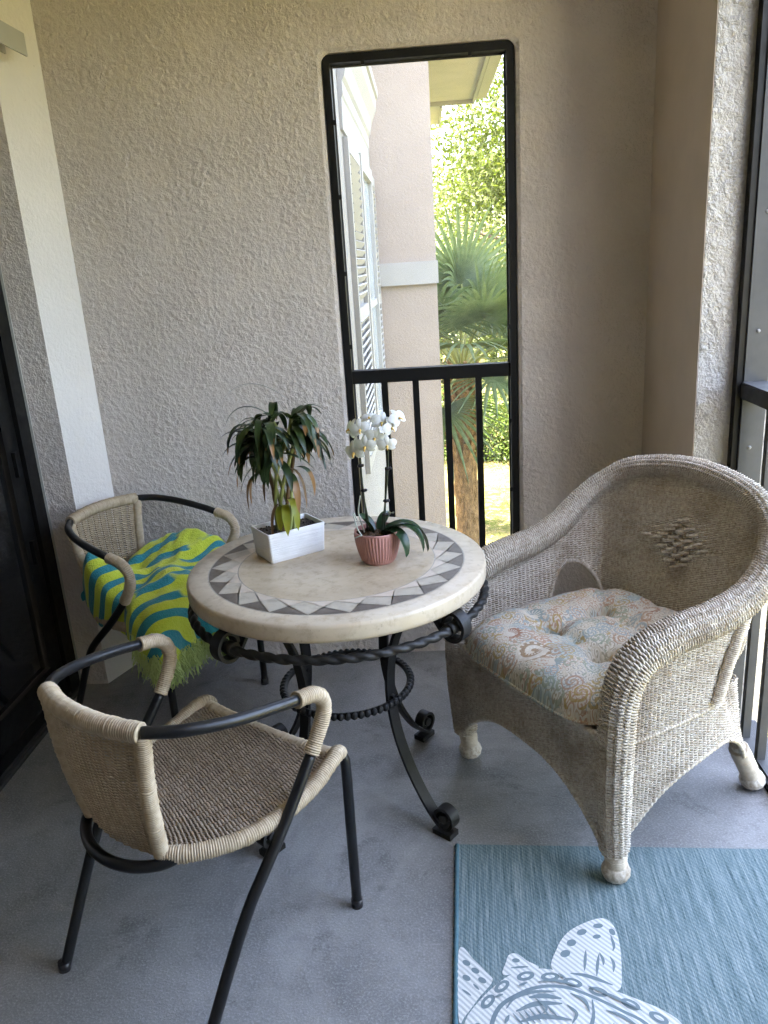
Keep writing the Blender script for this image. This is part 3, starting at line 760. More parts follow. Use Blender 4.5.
# ------------------------------------------------------------------ tile top table
TC = (-.285, 2.086); TR = .4175; TZ = .756; TH = .048
T = thing('bistro_table', 'round stone mosaic table on a twisted black iron base', 'table', (TC[0], TC[1], 0))
def tabletop():
    mb = MB(); n = 132
    th = np.arange(n+1)*2*math.pi/n
    def circ(r, z=TZ): return np.stack([r*np.cos(th[:-1]), r*np.sin(th[:-1]), np.full(n, z)], 1)
    def ring(prof, mat, smooth=True):
        V = np.concatenate([circ(r, z) for r, z in prof]); Q = []
        m = len(prof)
        i = np.arange(m-1)[:, None]; j = np.arange(n)[None]
        Q = np.stack([i*n+j, i*n+(j+1)%n, (i+1)*n+(j+1)%n, (i+1)*n+j], -1).reshape(-1, 4)
        mb.addq(V, Q, mat, smooth)
    ro, ri = .356, .278
    ring([(.05, TZ-TH), (TR-.006, TZ-TH), (TR-.001, TZ-TH+.005), (TR, TZ-TH+.012), (TR, TZ-.010), (TR-.002, TZ-.004), (TR-.007, TZ), (ro+.003, TZ)], 1)
    ring([(ro+.003, TZ), (ro-.001, TZ-.0004)], 6); ring([(ri+.001, TZ-.0004), (ri-.003, TZ)], 6)
    ring([(ri-.003, TZ), (.12, TZ), (.001, TZ)], 0)
    ring([(ro-.001, TZ-.0004), (ri+.001, TZ-.0004)], 4)
    K = 22; st = 2*math.pi/K; rm = .312
    def pol(r, a): return np.array([r*math.cos(a), r*math.sin(a), TZ+.0002])
    def tile(pts, mat, inset=.0017):
        P = np.array(pts); c = P.mean(0); Q = []
        m = len(P)
        for i in range(m):       # inset along edge normals
            p0, p1, p2 = P[i-1], P[i], P[(i+1) % m]
            e1 = (p1-p0)/np.linalg.norm(p1-p0); e2 = (p2-p1)/np.linalg.norm(p2-p1)
            n1 = np.array([-e1[1], e1[0], 0]); n2 = np.array([-e2[1], e2[0], 0]); bb = n1+n2; bb /= np.linalg.norm(bb)
            s_ = inset/max(.35, bb@n1); Q.append(p1+bb*s_)
        Q = np.array(Q); mb.add(Q, [tuple(range(m))], mat, False)
    o0, i0 = ro-.002, ri+.002
    for k in range(K):
        a = k*st; sk = .18*st
        ti = pol(i0, a-sk); to = pol(o0, a+sk); ml = pol(rm, a-st/2); mr = pol(rm, a+st/2); 
        tile([ti, mr, to, ml][::1], 2)
        to2 = pol(o0, a+sk+st)
        tile([mr, pol(o0, a+sk+st*.97), pol(o0, a+sk+st*.66), pol(o0, a+sk+st*.34), pol(o0, a+sk+st*.03)][::1], 5)
        tile([mr, pol(i0, a-sk+st*.03), pol(i0, a-sk+st*.5), pol(i0, a-sk+st*.97)], 3)
    return mb.build('stone_top', [M['trav'], M['trav_rim'], M['tile_light'], M['tile_tan'], M['grout'], M['tile_dark'], M['line_dark']], T)
tabletop()
RZ = .664; RR = .412
def twisted(mb, P, r, lobes, pitch, n=16, closed=True, depth=.22):
    P = np.asarray(P); m = len(P)
    T_ = np.roll(P, -1, 0) - np.roll(P, 1, 0); T_ /= np.linalg.norm(T_, axis=1)[:, None]
    up = np.array([0, 0, 1.]); B = np.cross(T_, up); B /= np.linalg.norm(B, axis=1)[:, None]
    L = np.arange(m)*plen(np.concatenate([P, P[:1]]))/m
    turns = round(L[-1]/pitch); tw = np.arange(m)*2*math.pi*turns/m
    th = np.arange(n)*2*math.pi/n
    rr = r*(1-depth+depth*np.abs(np.cos(lobes/2*(th[None]-tw[:, None])))*1.6)
    V = P[:, None] + rr[..., None]*(np.cos(th)[None, :, None]*up + np.sin(th)[None, :, None]*B[:, None])
    i = np.arange(m)[:, None]; j = np.arange(n)[None]
    Q = np.stack([i*n+j, i*n+(j+1)%n, ((i+1)%m)*n+(j+1)%n, ((i+1)%m)*n+j], -1).reshape(-1, 4)
    mb.addq(V, Q)
def circle(r, z, m, c=(0,0)): a = np.arange(m)*2*math.pi/m; return np.stack([c[0]+r*np.cos(a), c[1]+r*np.sin(a), np.full(m, z)], 1)
mb = MB(); twisted(mb, circle(RR, RZ, 900), .0115, 2, .085, depth=.25); mb.build('rope_ring', M['iron'], T)
mb = MB(); mb.tube(circle(.186, .372, 120), .009, 10, closed=True)
for k in range(64):
    a = k*2*math.pi/64; mb.ball((.190*math.cos(a), .190*math.sin(a), .372), .0105, n=10, m=6, sq=(1,1,1.15))
mb.build('beaded_ring', M['iron'], T)
for k, ad in enumerate((-38, -128, 142, 52)):
    a = R(ad); d = np.array([math.cos(a), math.sin(a), 0]); sd = np.array([-math.sin(a), math.cos(a), 0])
    # S bar: from the scroll round the rope ring, in under the top, down past the ring, out to the foot
    pr = [(.380, .668), (.386, .688), (.408, .702), (.432, .690), (.442, .664), (.430, .636), (.404, .626), (.380, .638), (.330, .690), (.275, .668), (.222, .610), (.188, .530), (.172, .440), (.173, .360), (.190, .270), (.225, .180), (.272, .100), (.312, .050), (.345, .026), (.368, .034), (.380, .058), (.370, .082), (.348, .090), (.328, .078), (.324, .058), (.340, .046)]
    pr = [(.408+.020*math.cos(q), RZ+.020*math.sin(q)) for q in np.linspace(-math.pi*1.2, -.3*math.pi, 5)] if False else pr
    S2 = spline(np.array([(r_, 0, z_) for r_, z_ in pr]), 150); P = S2[:, :1]*d + S2[:, 2:]*np.array([0, 0, 1.])
    P[:, 2] = np.minimum(P[:, 2], TZ-TH-.006)
    mb = MB(); mb.strap(P, .034, .009, sd); leg = mb.build('leg', M['iron'], T)
    mb = MB(); c = d*.408
    for off in (-.022, .022):
        q = np.linspace(-.012, .012, 2)[:, None]*sd + c + sd*off + np.array([0,0,RZ]); mb.tube(q, .0185, 14)
    mb.build('collar', M['iron'], leg)
    mb = MB(); mb.box(d*.345+np.array([0,0,.009]), (.062, .040, .016), rz=a)
    mb.tube([d*.350-sd*.0175+np.array([0,0,.060]), d*.350+sd*.0175+np.array([0,0,.060])], .014, 12); mb.build('foot', M['iron'], leg)
    mb = MB()
    for zz in (.36, .385): mb.tube([d*.165+np.array([0,0,zz]), d*.186+np.array([0,0,zz])], .007, 8)
    mb.build('rivet', M['iron'], leg)

# ------------------------------------------------------------------ rattan bistro chairs
def make_bistro(label):
    C = thing('rattan_chair', label, 'chair', group='rattan bistro chairs at the table')
    tr = .0128
    hoop_back = [(-.155,-.205,.742), (-.08,-.228,.746), (0,-.236,.748), (.08,-.228,.746), (.155,-.205,.742)]
    def side(s_):
        arm = [(s_*.155,-.205,.742), (s_*.208,-.150,.734), (s_*.244,-.06,.717), (s_*.259,.04,.698), (s_*.262,.100,.685)]
        wrap = [(s_*.262,.100,.685), (s_*.263,.152,.673), (s_*.262,.180,.648), (s_*.260,.184,.614), (s_*.257,.165,.574), (s_*.256,.134,.531)]
        leg = [(s_*.256,.134,.531), (s_*.258,.040,.430), (s_*.259,-.045,.350), (s_*.256,-.090,.300), (s_*.249,-.150,.205), (s_*.236,-.262,.0)]
        return arm, wrap, leg
    mb = MB(); wrapped(mb, hoop_back, .0205, n=14); mb.build('back_rail', M['cane'], C)
    for s_ in (-1, 1):
        arm, wrap, leg = side(s_)
        mb = MB(); mb.tube(spline(arm, 40), tr, 14); a_ = mb.build('arm', M['tube_black'], C)
        mb = MB(); wrapped(mb, wrap, .0175, n=14); mb.build('arm_wrap', M['cane'], a_)
        mb = MB(); mb.tube(spline(leg, 50), tr, 14); l_ = mb.build('leg', M['tube_black'], C)
        mb = MB(); mb.tube([(s_*.2362,-.2600,.022), (s_*.236,-.2622,.0)], tr+.0018, 14); mb.build('foot_cap', M['clip'], l_)
        # front leg
        fl = [(s_*.215,.255,.452), (s_*.231,.266,.440), (s_*.236,.268,.405), (s_*.236,.266,.2), (s_*.236,.265,0)]
        mb = MB(); mb.tube(spline(fl, 40), tr, 14); l_ = mb.build('leg', M['tube_black'], C)
        mb = MB(); mb.tube([(s_*.236,.265,.024), (s_*.236,.265,.0)], tr+.0018, 14); mb.build('foot_cap', M['clip'], l_)
        # wrapped seat side, dipping in the middle and rising to the front corner
        ss = [(s_*.118,-.182,.432), (s_*.165,-.140,.428), (s_*.215,-.06,.425), (s_*.236,.04,.424), (s_*.240,.14,.432), (s_*.236,.215,.452), (s_*.228,.252,.456), (s_*.222,.268,.438)]
        mb = MB(); wrapped(mb, ss, .0185, .0052, n=14, ridge=.0014); mb.build('seat_side', M['cane'], C)
        # wrapped back upright
        up = [(s_*.156,-.204,.735), (s_*.148,-.206,.66), (s_*.134,-.199,.55), (s_*.118,-.182,.435)]
        mb = MB(); wrapped(mb, up, .0165, .0042, n=14); mb.build('back_upright', M['cane'], C)
    mb = MB(); wrapped(mb, [(-.215,.248,.447), (-.1,.252,.434), (0,.253,.431), (.1,.252,.434), (.215,.248,.447)], .0170, .0052, n=14); mb.build('seat_front', M['cane'], C)
    mb = MB(); mb.tube(spline([(-.150,-.152,.428), (-.125,-.195,.421), (-.07,-.228,.415), (0,-.240,.413), (.07,-.228,.415), (.125,-.195,.421), (.150,-.152,.428)], 60), tr, 14); mb.build('seat_hoop', M['tube_black'], C)
    # woven seat
    yy = np.linspace(-.178, .252, 56)
    hw = np.interp(yy, [-.18,-.14,-.06,.04,.14,.26], [.118,.160,.213,.234,.238,.232])
    nx = 37; ux = np.linspace(-1, 1, nx)
    G = np.zeros((nx, len(yy), 3))
    G[..., 0] = ux[:, None]*hw[None]; G[..., 1] = yy[None]
    edge = np.interp(yy, [-.18,-.06,.04,.14,.215,.26], [.432,.425,.424,.432,.448,.446])
    mid = np.interp(yy, [-.18, 0, .2, .26], [.430, .418, .425, .434])
    G[..., 2] = mid + (edge-mid)[None]*(ux[:, None]**4)+.008
    mb = MB(); N = normals(G)
    weave(mb, G, N, .0050, .0022, .0032, .0024); mb.build('seat', M['cane_weave'], C)
    # woven back
    zz = np.linspace(.432, .735, 42); nx = 21; ux = np.linspace(-1, 1, nx)
    hw = np.interp(zz, [.43,.55,.66,.74], [.116,.132,.146,.154]); yb = np.interp(zz, [.43,.55,.66,.74], [-.182,-.199,-.206,-.204]); bul = np.interp(zz, [.43,.74], [.018,.033])
    G = np.zeros((nx, len(zz), 3)); G[..., 0] = ux[:, None]*hw; G[..., 1] = yb - bul*(1-ux[:, None]**2); G[..., 2] = zz
    mb = MB(); weave(mb, G, normals(G), .0040, .0019, .0025, .0024); mb.build('backrest', M['cane_back'], C)
    return C
A = make_bistro('rattan and black tube chair standing empty in the foreground')
B = copy_tree(A); B['label'] = 'rattan and black tube chair with the lime towel on it'
A.location = (-.585, 1.52, 0); A.rotation_euler.z = math.atan2(-.545, .838)
B.location = (-1.045, 2.665, 0); B.rotation_euler.z = math.atan2(-.888, -.46)

# towel heaped on the far chair (chair-local coordinates)
Tw = thing('beach_towel', 'lime and teal towel with fringe heaped on the far chair', 'towel', B.location, B.rotation_euler.z)
def towel():
    nu, nv = 90, 110
    u = np.linspace(-1, 1, nu)[:, None]*np.ones((1, nv)); v = np.ones((nu, 1))*np.linspace(0, 1, nv)[None]
    # profile from the backrest over the seat and down in front
    pv = [0, .10, .20, .45, .66, .76, .83, 1.0]
    y = np.interp(v, pv, [-.170, -.172, -.135, .02, .175, .262, .296, .312]); z = np.interp(v, pv, [.47, .535, .565, .540, .520, .500, .445, .315])
    ks = np.ones(9)/9
    for a_ in (y, z):
        pad = np.concatenate([np.repeat(a_[:, :1], 4, 1), a_, np.repeat(a_[:, -1:], 4, 1)], 1); a_[:] = np.stack([np.convolve(q, ks, 'valid') for q in pad])
    hw = np.interp(v, [0, .25, .5, .75, 1], [.150, .225, .262, .282, .275])
    x = u*hw + np.interp(v, [0, .3, .6, .8, 1], [0, .0, -.022, .0, .028])
    drop = np.interp(v, [0, .15, .3, .7, .85, 1], [.10, .14, .10, .10, .05, .0])
    z = z - np.clip((-u-.74)/.26, 0, 1)**1.6*drop
    P = np.stack([x*7, y*7, v*0], -1)
    f = vnoise(P*1.2, 3)*.020 + vnoise(P*3.0, 5)*.015 + vnoise(P*7, 6)*.006
    z = z + f*np.interp(v, [0, .1, .7, .85, 1], [.5, 1, 1, .3, 0]) + .085*np.exp(-((x-.17)**2/.007+(y+.10)**2/.010)) + .105*np.exp(-((x+.24)**2/.010+(y-.04)**2/.018)) + .030*np.exp(-((x-.03)**2/.010+(y-.12)**2/.006))
    z = z - .050*np.exp(-((x-.02)**2/.006+(y+.12)**2/.016))
    y = y + np.interp(v, [0, .75, .85, 1], [0, 0, .4, 1])*(.018*np.sin(u*9+1)+.012*np.sin(u*17))
    z = np.maximum(z, np.where((np.abs(x) < .20) & (y < .262), .466, 0))
    y = np.where((z < .44) & (v > .7), np.maximum(y, np.where(np.abs(x) < .24, .285, -9)), y)
    # near side: the cloth slumps over the edge of the seat, tucked in behind the chair leg
    lim = np.interp(y, [-.2, -.15, -.09, -.02, .0, .10, .125, .205, .25], [.165, .190, .226, .242, .2435, .2435, .262, .296, .300])
    edge = np.interp(y, [-.17, -.10, -.03, .10, .15, .22, .30], [.455, .435, .412, .408, .392, .358, .330]) + .012*np.sin(v*31)
    k_ = np.clip((u-.66)/.34, 0, 1); x66 = np.minimum(x, .225)
    x = np.where(u > .66, x66 + (lim-x66)*np.sin(k_*math.pi/2)**.8, x)
    z = np.where(u > .66, z + (np.minimum(edge, z)-z)*k_**1.9, z)
    return np.stack([x, y, z], -1), u, v
G, u_, v_ = towel()
mb = MB(); mb.grid(G, flip=True)
N = normals(G); G2 = G - N*.012*np.sign(N[..., 2:3].mean()); mb.grid(G2)
rim = np.concatenate([np.stack([G[0], G2[0]], 1)[None], np.stack([G[-1], G2[-1]], 1)[None]]); 
for r_ in rim: mb.grid(r_)
mb.grid(np.stack([G[:, -1], G2[:, -1]], 1)); mb.build('cloth', M['towel'], Tw)
mb = MB()
for k in range(1500):
    q = rng.uniform(0, 89); i = int(q); st = (G[i, -1] if k < 1080 else G[89, int(rng.uniform(70, 109))]) + np.array([rng.normal(0, .003), rng.uniform(-.008, .008), rng.uniform(0, .045)])
    L = rng.uniform(.03, .075); sw = rng.normal(0, .008, 3)+np.array([.006*math.sin(q*.9), .004*math.sin(q*.6), 0]); sw[2] = 0; w_ = rng.normal(0, .004, (3, 3)); w_[:, 2] *= .4
    mb.tube(np.array([st, st+sw*.5+[0, .005, -L*.35]+w_[0], st+sw*1.0+[0, .005, -L*.7]+w_[1], st+sw*1.3+[0, .003, -L]+w_[2]]), np.array([.0015, .0018, .0016, .0011])*rng.uniform(.8, 1.3), 4)
mb.build('fringe', M['fringe'], Tw)

# ------------------------------------------------------------------ white wicker armchair
Wk = thing('wicker_armchair', 'whitewashed wicker armchair with a rounded high back', 'armchair', (.484, 2.11, 0), math.atan2(.848, -.532))
half = [(-.326,.290,.105), (-.328,.300,.28), (-.330,.300,.43), (-.331,.290,.548), (-.335,.247,.624), (-.342,.15,.658), (-.352,.0,.672), (-.357,-.12,.708), (-.345,-.20,.772), (-.300,-.262,.838), (-.20,-.302,.898), (0,-.325,.925)]
hr = [.032, .037, .039, .040, .041, .041, .039, .036, .032, .028, .026, .025]
full = half + [(-x, y, z) for x, y, z in half[-2::-1]]; fr = hr + hr[-2::-1]
rimP = np.array([(*p_, r_) for p_, r_ in zip(full, fr)])
def weave_tube(mb, P, ncirc=26, pitch=.0078, amp=.0054):
    L = plen(P); m = int(L/pitch); Q = spline(P, m); C = Q[:, :3]; r = Q[:, 3]
    T_ = np.gradient(C, axis=0); T_ /= np.linalg.norm(T_, axis=1)[:, None]
    N = np.zeros_like(C); a = np.array([1., 0, 0]); nn = a - T_[0]*(a@T_[0]); N[0] = nn/np.linalg.norm(nn)
    for i in range(1, m):
        nn = N[i-1]-T_[i]*(N[i-1]@T_[i]); N[i] = nn/np.linalg.norm(nn)
    Bn = np.cross(T_, N); th = np.arange(ncirc)*2*math.pi/ncirc
    Nn = np.cos(th)[:, None, None]*N[None] + np.sin(th)[:, None, None]*Bn[None]
    # a slant across the roll, as in the plaited border
    G = C[None] + Nn*r[None, :, None]
    weave(mb, G, Nn, amp, .0021, .0031, .0020, closed_u=True)
    mb.tube(spline(P, m//4)[:, :3], spline(P, m//4)[:, 3]-.011, 16)
mb = MB(); weave_tube(mb, rimP); mb.build('arm_roll', M['wicker'], Wk)
# shell: back and both sides in one sweep
Ts = [(-.336,.285,.55), (-.345,.15,.650), (-.352,.0,.672), (-.357,-.12,.705), (-.345,-.2,.768), (-.30,-.262,.834), (-.2,-.302,.894), (0,-.325,.922)]
Bs = [(-.332,.292,.11), (-.342,.15,.225), (-.346,.0,.275), (-.332,-.11,.275), (-.312,-.195,.215), (-.276,-.252,.140), (-.17,-.258,.235), (0,-.262,.275)]
def mir(a): return a + [(-x, y, z) for x, y, z in a[-2::-1]]
nu = 225; Tp = spline(mir(Ts), 400); Bp = spline(mir(Bs), 400)
mp_ = (Tp+Bp)/2; dd = np.concatenate([[0], np.cumsum(np.linalg.norm(np.diff(mp_[:, :2], axis=0), axis=1)+.15*np.linalg.norm(np.diff(Tp, axis=0), axis=1))]); tt = np.linspace(0, dd[-1], nu)
# stations must pair: use the control parameter, not each arc length
def spl_param(P, n):
    P = np.asarray(P, float); Q = np.concatenate([2*P[:1]-P[1:2], P, 2*P[-1:]-P[-2:-1]]); out = []
    for q in np.linspace(0, len(P)-1, n):
        i = min(int(q), len(P)-2); t = q-i; p0, p1, p2, p3 = Q[i:i+4]
        out.append(.5*((2*p1)+(-p0+p2)*t+(2*p0-5*p1+4*p2-p3)*t*t+(-p0+3*p1-3*p2+p3)*t**3))
    return np.array(out)
Tp = spl_param(mir(Ts), 700); Bp = spl_param(mir(Bs), 700)
mp_ = Tp*.5+Bp*.5; dd = np.concatenate([[0], np.cumsum(np.linalg.norm(np.diff(mp_, axis=0), axis=1))]); tt = np.linspace(0, dd[-1], nu)
Tp = np.stack([np.interp(tt, dd, Tp[:, k]) for k in range(3)], 1); Bp = np.stack([np.interp(tt, dd, Bp[:, k]) for k in range(3)], 1)
zrow = np.arange(.10, .95, .0070); nv = len(zrow)
G = np.zeros((nu, nv, 3))
for i in range(nu):
    f = np.clip((zrow-Bp[i, 2])/(Tp[i, 2]-Bp[i, 2]), -.2, 1.2)
    G[i] = Bp[i] + (Tp[i]-Bp[i])*f[:, None]
    inw = np.interp(-Bp[i, 1], [-.2, .0, .10, .18, .25], [.0, .012, .035, .070, .035])
    bulge = np.where(f > 0, np.interp(f, [0, .12, .35, .6, 1], [.0, .45, 1, .75, 0]), 0)
    c = np.array([-np.clip(G[i, :, 0]/.25, -1, 1)*.85, np.full(nv, np.interp(-Bp[i,1], [0, .24], [0, 1])), np.zeros(nv)]).T
    G[i] += c*(bulge*inw)[:, None]
    G[i, :, 2] = zrow
mask = (zrow[None] > Bp[:, 2:3]) & (zrow[None] < Tp[:, 2:3]-.004)
# arched openings at the back of each arm
Yc = G[..., 1]; 
op = ((Yc+.140)/.090)**2 + ((G[..., 2]-.40)/.185)**2 < 1
op &= (G[..., 2] > .40) & (np.abs(G[..., 0]) > .15)
mask &= ~op
N = normals(G); s0 = np.sign((N[nu//2, nv//2] @ np.array([0, 1., 0]))); N = N*s0
mb = MB(); weave(mb, G, N, .0064, .0020, .0030, .0024, mask=mask)
mb.build('back_shell', M['wicker'], Wk)
# bound edges of the arched openings and of the skirt
for s_ in (-1, 1):
    pts = []
    for a in np.linspace(0, math.pi, 30):
        yy = -.140+.092*math.cos(a); z = .40+.187*math.sin(a)
        i = np.argmin(np.abs(G[:, np.argmin(np.abs(zrow-z)), 1]-yy) + 9*(np.sign(G[:, 100 if nv > 100 else nv//2, 0]) != s_))
        pts.append(G[i, np.argmin(np.abs(zrow-z))])
    pts = np.array(pts); ks = np.ones(5)/5
    pts[2:-2] = np.stack([np.convolve(pts[:, k], ks, 'valid') for k in range(3)], 1)
    mb = MB(); wrapped(mb, pts, .0085, .005, n=8); mb.build('opening_edge', M['wicker'], Wk)
    mb = MB(); wrapped(mb, [(s_*.352,-.125,.690), (s_*.350,-.085,.58), (s_*.346,-.030,.42)], .0165, .0052, n=12); mb.build('arm_brace', M['wicker'], Wk)
mb = MB(); E = np.array([G[i, np.argmax(mask[i])] for i in range(0, nu, 5)]); E[:, 2] = Bp[::5, 2]; twisted_p = spline(E, 500)
mb.tube(twisted_p, .0065*(1+.18*np.sin(np.arange(500)*1.6)), 8); mb.build('skirt_edge', M['wicker'], Wk)
# braided belt across the outside at seat height and a lozenge of raised knots on the back
mb = MB()
cx, cz, w_, h_ = 0, .70, .125, .070
for a in range(-6, 7):
    for b_ in range(-4, 5):
        if abs(a)/6+abs(b_)/4 <= 1.08 and (a+b_) % 2 == 0:
            x = cx+a/6*w_; z = cz+b_/4*h_; j = np.argmin(np.abs(zrow-z)); col = np.where(G[:, j, 1] < -.1)[0]; i = col[np.argmin(np.abs(G[col, j, 0]-x))]
            p0 = G[i, j]+N[i, j]*(.0115 if N[i, j, 1] > 0 else -.0115); n_ = np.array([0, 1., 0])
            mb.tube(spline([p0+[-.019,-.004,.004], p0+[-.008,.004,.003], p0+n_*.0065, p0+[.008,.004,-.003], p0+[.019,-.004,-.004]], 10), .0050, 8)
mb.build('raised_knots', M['wicker'], Wk)
j = np.argmin(np.abs(zrow-.405))
for s_ in (-1, 1):
    idx = [i for i in range(nu) if G[i, j, 0]*s_ > .2 and G[i, j, 1] > -.06]
    P = np.array([G[i, j]+np.array([s_*.004, 0, 0]) for i in idx])
    if len(P) > 4:
        P = spline(P, 160); mb = MB(); mb.tube(P, .0048*(1+.3*np.sin(np.arange(160)*1.5)), 8); mb.build('side_braid', M['wicker'], Wk)
# front apron with its arch
nx = 71; xs = np.linspace(-.300, .300, nx); zr = np.arange(.11, .425, .0070)
G = np.zeros((nx, len(zr), 3)); G[..., 0] = xs[:, None]; G[..., 1] = .312+.012*(1-(xs[:, None]/.3)**2); G[..., 2] = zr[None]
zb = .12+.150*(1-np.abs(xs/.30)**2.6); mask = zr[None] > zb[:, None]
N = np.zeros_like(G); N[..., 1] = 1
mb = MB(); weave(mb, G, N, .0064, .0020, .0030, .0024, mask=mask); mb.build('apron', M['wicker'], Wk)
mb = MB(); P = spline(np.stack([xs, .314+.012*(1-(xs/.3)**2), zb], 1), 300); mb.tube(P, .0065*(1+.18*np.sin(np.arange(300)*1.6)), 8); mb.build('apron_edge', M['wicker'], Wk)
mb = MB(); wrapped(mb, [(-.30,.316,.424), (0,.328,.426), (.30,.316,.424)], .010, .006, n=8); mb.build('seat_edge', M['wicker'], Wk)
# seat deck
yy = np.linspace(-.215, .315, 60); nx = 61; ux = np.linspace(-1, 1, nx); hw = np.interp(yy, [-.25,-.15,0,.32], [.17,.25,.305,.30])
G = np.zeros((nx, len(yy), 3)); G[..., 0] = ux[:, None]*hw; G[..., 1] = yy[None]; G[..., 2] = .415
mb = MB(); weave(mb, G, np.zeros_like(G)+[0,0,1.], .0024, .003, .0048, .0022); mb.build('seat', M['wicker'], Wk)
for x, y, bx, by in ((-.322,.278,-.326,.286), (.322,.278,.326,.286), (-.258,-.300,-.279,-.262), (.258,-.300,.279,-.262)):
    back = y < 0
    mb = MB(); k = 1.25 if back else 1.0
    top = np.array([bx*(.97 if back else 1), by*(.93 if back else 1), .165 if back else .125]); bot = np.array([x*(1.05 if back else 1.0), y*(1.06 if back else 1.0), .035])
    wrapped(mb, [top, (top+bot)/2, bot], .0275, .0052, n=16); lg = mb.build('leg', M['wrapcane'], Wk)
    mb = MB(); mb.tube([top+(top-bot)*.15, bot+[0,0,.01]], .02, 10)
    def knit(V):
        a = np.arctan2(V[..., 1], V[..., 0]); z = V[..., 2]
        return V*(1+.022*np.sin(a*11+z*190)[..., None])
    mb.ball((bot[0], bot[1], .031), .0365, n=54, m=18, sq=(1,1,.85), fn=knit); mb.build('foot_ball', M['wicker'], lg)

# cushion
Cu = thing('seat_cushion', 'tufted paisley cushion in aqua cream and rust on the wicker armchair', 'cushion', (.484, 2.11, .426), math.atan2(.848, -.532))
def cushion():
    nu, nv = 130, 130
    a = np.linspace(-1, 1, nu)[:, None]*np.ones((1, nv)); b_ = np.ones((nu, 1))*np.linspace(-1, 1, nv)[None]
    rr = (np.abs(a)**5+np.abs(b_)**5)**(1/5); k = np.maximum(np.abs(a), np.abs(b_))/np.maximum(rr, 1e-6)
    a2, b2 = a*k, b_*k; rad = np.maximum(np.abs(a), np.abs(b_))
    hwx = np.interp(b2, [-1, -.3, .3, 1], [.245, .285, .300, .296])
    x = a2*hwx; y = .060 + b2*.297
    top = .088*(1-rad**8)**.5
    for tx, ty in ((-.095,-.055), (.095,-.055), (-.095,.135), (.095,.135)):
        d2 = (x-tx)**2+(y-ty)**2; top -= .028*np.exp(-d2/.0010)+.012*np.exp(-d2/.006)
    for p_, q_ in (((-.095,.135),(.095,.135)), ((-.095,-.055),(.095,-.055)), ((-.095,-.055),(-.095,.135)), ((.095,-.055),(.095,.135)), ((-.095,.135),(-.25,.30)), ((.095,.135),(.25,.30)), ((-.095,-.055),(-.25,-.22)), ((.095,-.055),(.25,-.22)), ((.095,.135),(.30,.12)), ((-.095,.135),(-.30,.12)), ((0,.135),(0,.33)), ((0,-.055),(.02,-.25))):
        p_, q_ = np.array(p_), np.array(q_); L = q_-p_; t = np.clip(((x-p_[0])*L[0]+(y-p_[1])*L[1])/(L@L), 0, 1)
        d2 = (x-p_[0]-t*L[0])**2+(y-p_[1]-t*L[1])**2; top -= .017*np.exp(-d2/.0006)*(1-.6*t*(np.abs(q_).max() > .2))
    top += vnoise(np.stack([x*16, y*16, x*0], -1), 8)*.006*(1-rad**4)
    top += .016*np.clip(-y/.25, 0, 1)
    z = np.maximum(top, .0)+.018
    edge = np.where(rad > .985, 1, 0)
    return x, y, z, rad
x, y, z, rad = cushion()
mb = MB(); G = np.stack([x, y, z], -1); mb.grid(G, flip=False)
zb = .018*rad**6+.001; mb.grid(np.stack([x, y, zb], -1), flip=True); mb.build('cover', M['paisley'], Cu)
mb = MB()
ring_ = np.concatenate([G[:, 0], G[-1, :], G[::-1, -1], G[0, ::-1]]); mb.tube(spline(ring_[::6], 400, closed=True)-[0,0,.001], .0045, 6, closed=True); mb.build('piping', M['paisley'], Cu)
for tx, ty in ((-.095,-.055), (.095,-.055), (-.095,.135), (.095,.135)):
    i = np.argmin((x-tx)**2+(y-ty)**2); mb = MB(); mb.ball((tx, ty, z.ravel()[i]+.001), .009, sq=(1,1,.45)); mb.build('button', M['paisley'], Cu)

# ------------------------------------------------------------------ rug
Rg = thing('area_rug', 'teal heathered outdoor rug with a pale turtle design', 'rug', (.012, 1.823, 0), R(-2.6))
RW, RL = 1.25, 1.9
mb = MB(); mb.box2((.012, -RL, .0005), (RW-.012, -.0, .006)); mb.build('pile', M['rug'], Rg)
for x in (.006, RW-.006):
    mb = MB(); mb.tube(np.stack([np.full(300, x), np.linspace(0, -RL, 300), np.full(300, .0045)], 1), .0045*(1+.15*np.sin(np.arange(300)*2.1)), 8, flat=(1, 1.4))
    mb.build('binding', M['rug_edge'], Rg)
def flat_poly(mb, P, z, mat=0, smooth_n=0):
    P = np.asarray(P, float)
    if smooth_n: P = spline(P, smooth_n, closed=True)
    n = len(P); area = 0
    for i in range(n): area += P[i-1, 0]*P[i, 1]-P[i, 0]*P[i-1, 1]
    idx = list(range(n)) if area > 0 else list(range(n))[::-1]
    mb.add(np.concatenate([P[:, :2], np.full((n, 1), z)], 1), [tuple(idx)], mat, False)
def ell(cx, cy, a, b_, rot=0, n=18):
    t = np.arange(n)*2*math.pi/n; x = a*np.cos(t); y = b_*np.sin(t); c, s_ = math.cos(rot), math.sin(rot)
    return np.stack([cx+x*c-y*s_, cy+x*s_+y*c], 1)
def stroke(mb, P, w, z, mat, n=20):
    P = spline(np.asarray(P, float), n); T_ = np.gradient(P, axis=0); T_ /= np.linalg.norm(T_, axis=1)[:, None]
    Nn = np.stack([-T_[:, 1], T_[:, 0]], 1); ww = w*np.sin(np.linspace(.25, math.pi-.25, n))[:, None]
    L = P+Nn*ww; Rr = P-Nn*ww
    V = np.concatenate([np.concatenate([L, Rr]), np.full((2*n, 1), z)], 1)
    mb.addq(V, [(n+i, n+i+1, i+1, i) for i in range(n-1)], mat, False)
mb = MB(); z1, z2, z3, z4 = .0068, .0074, .0080, .0086
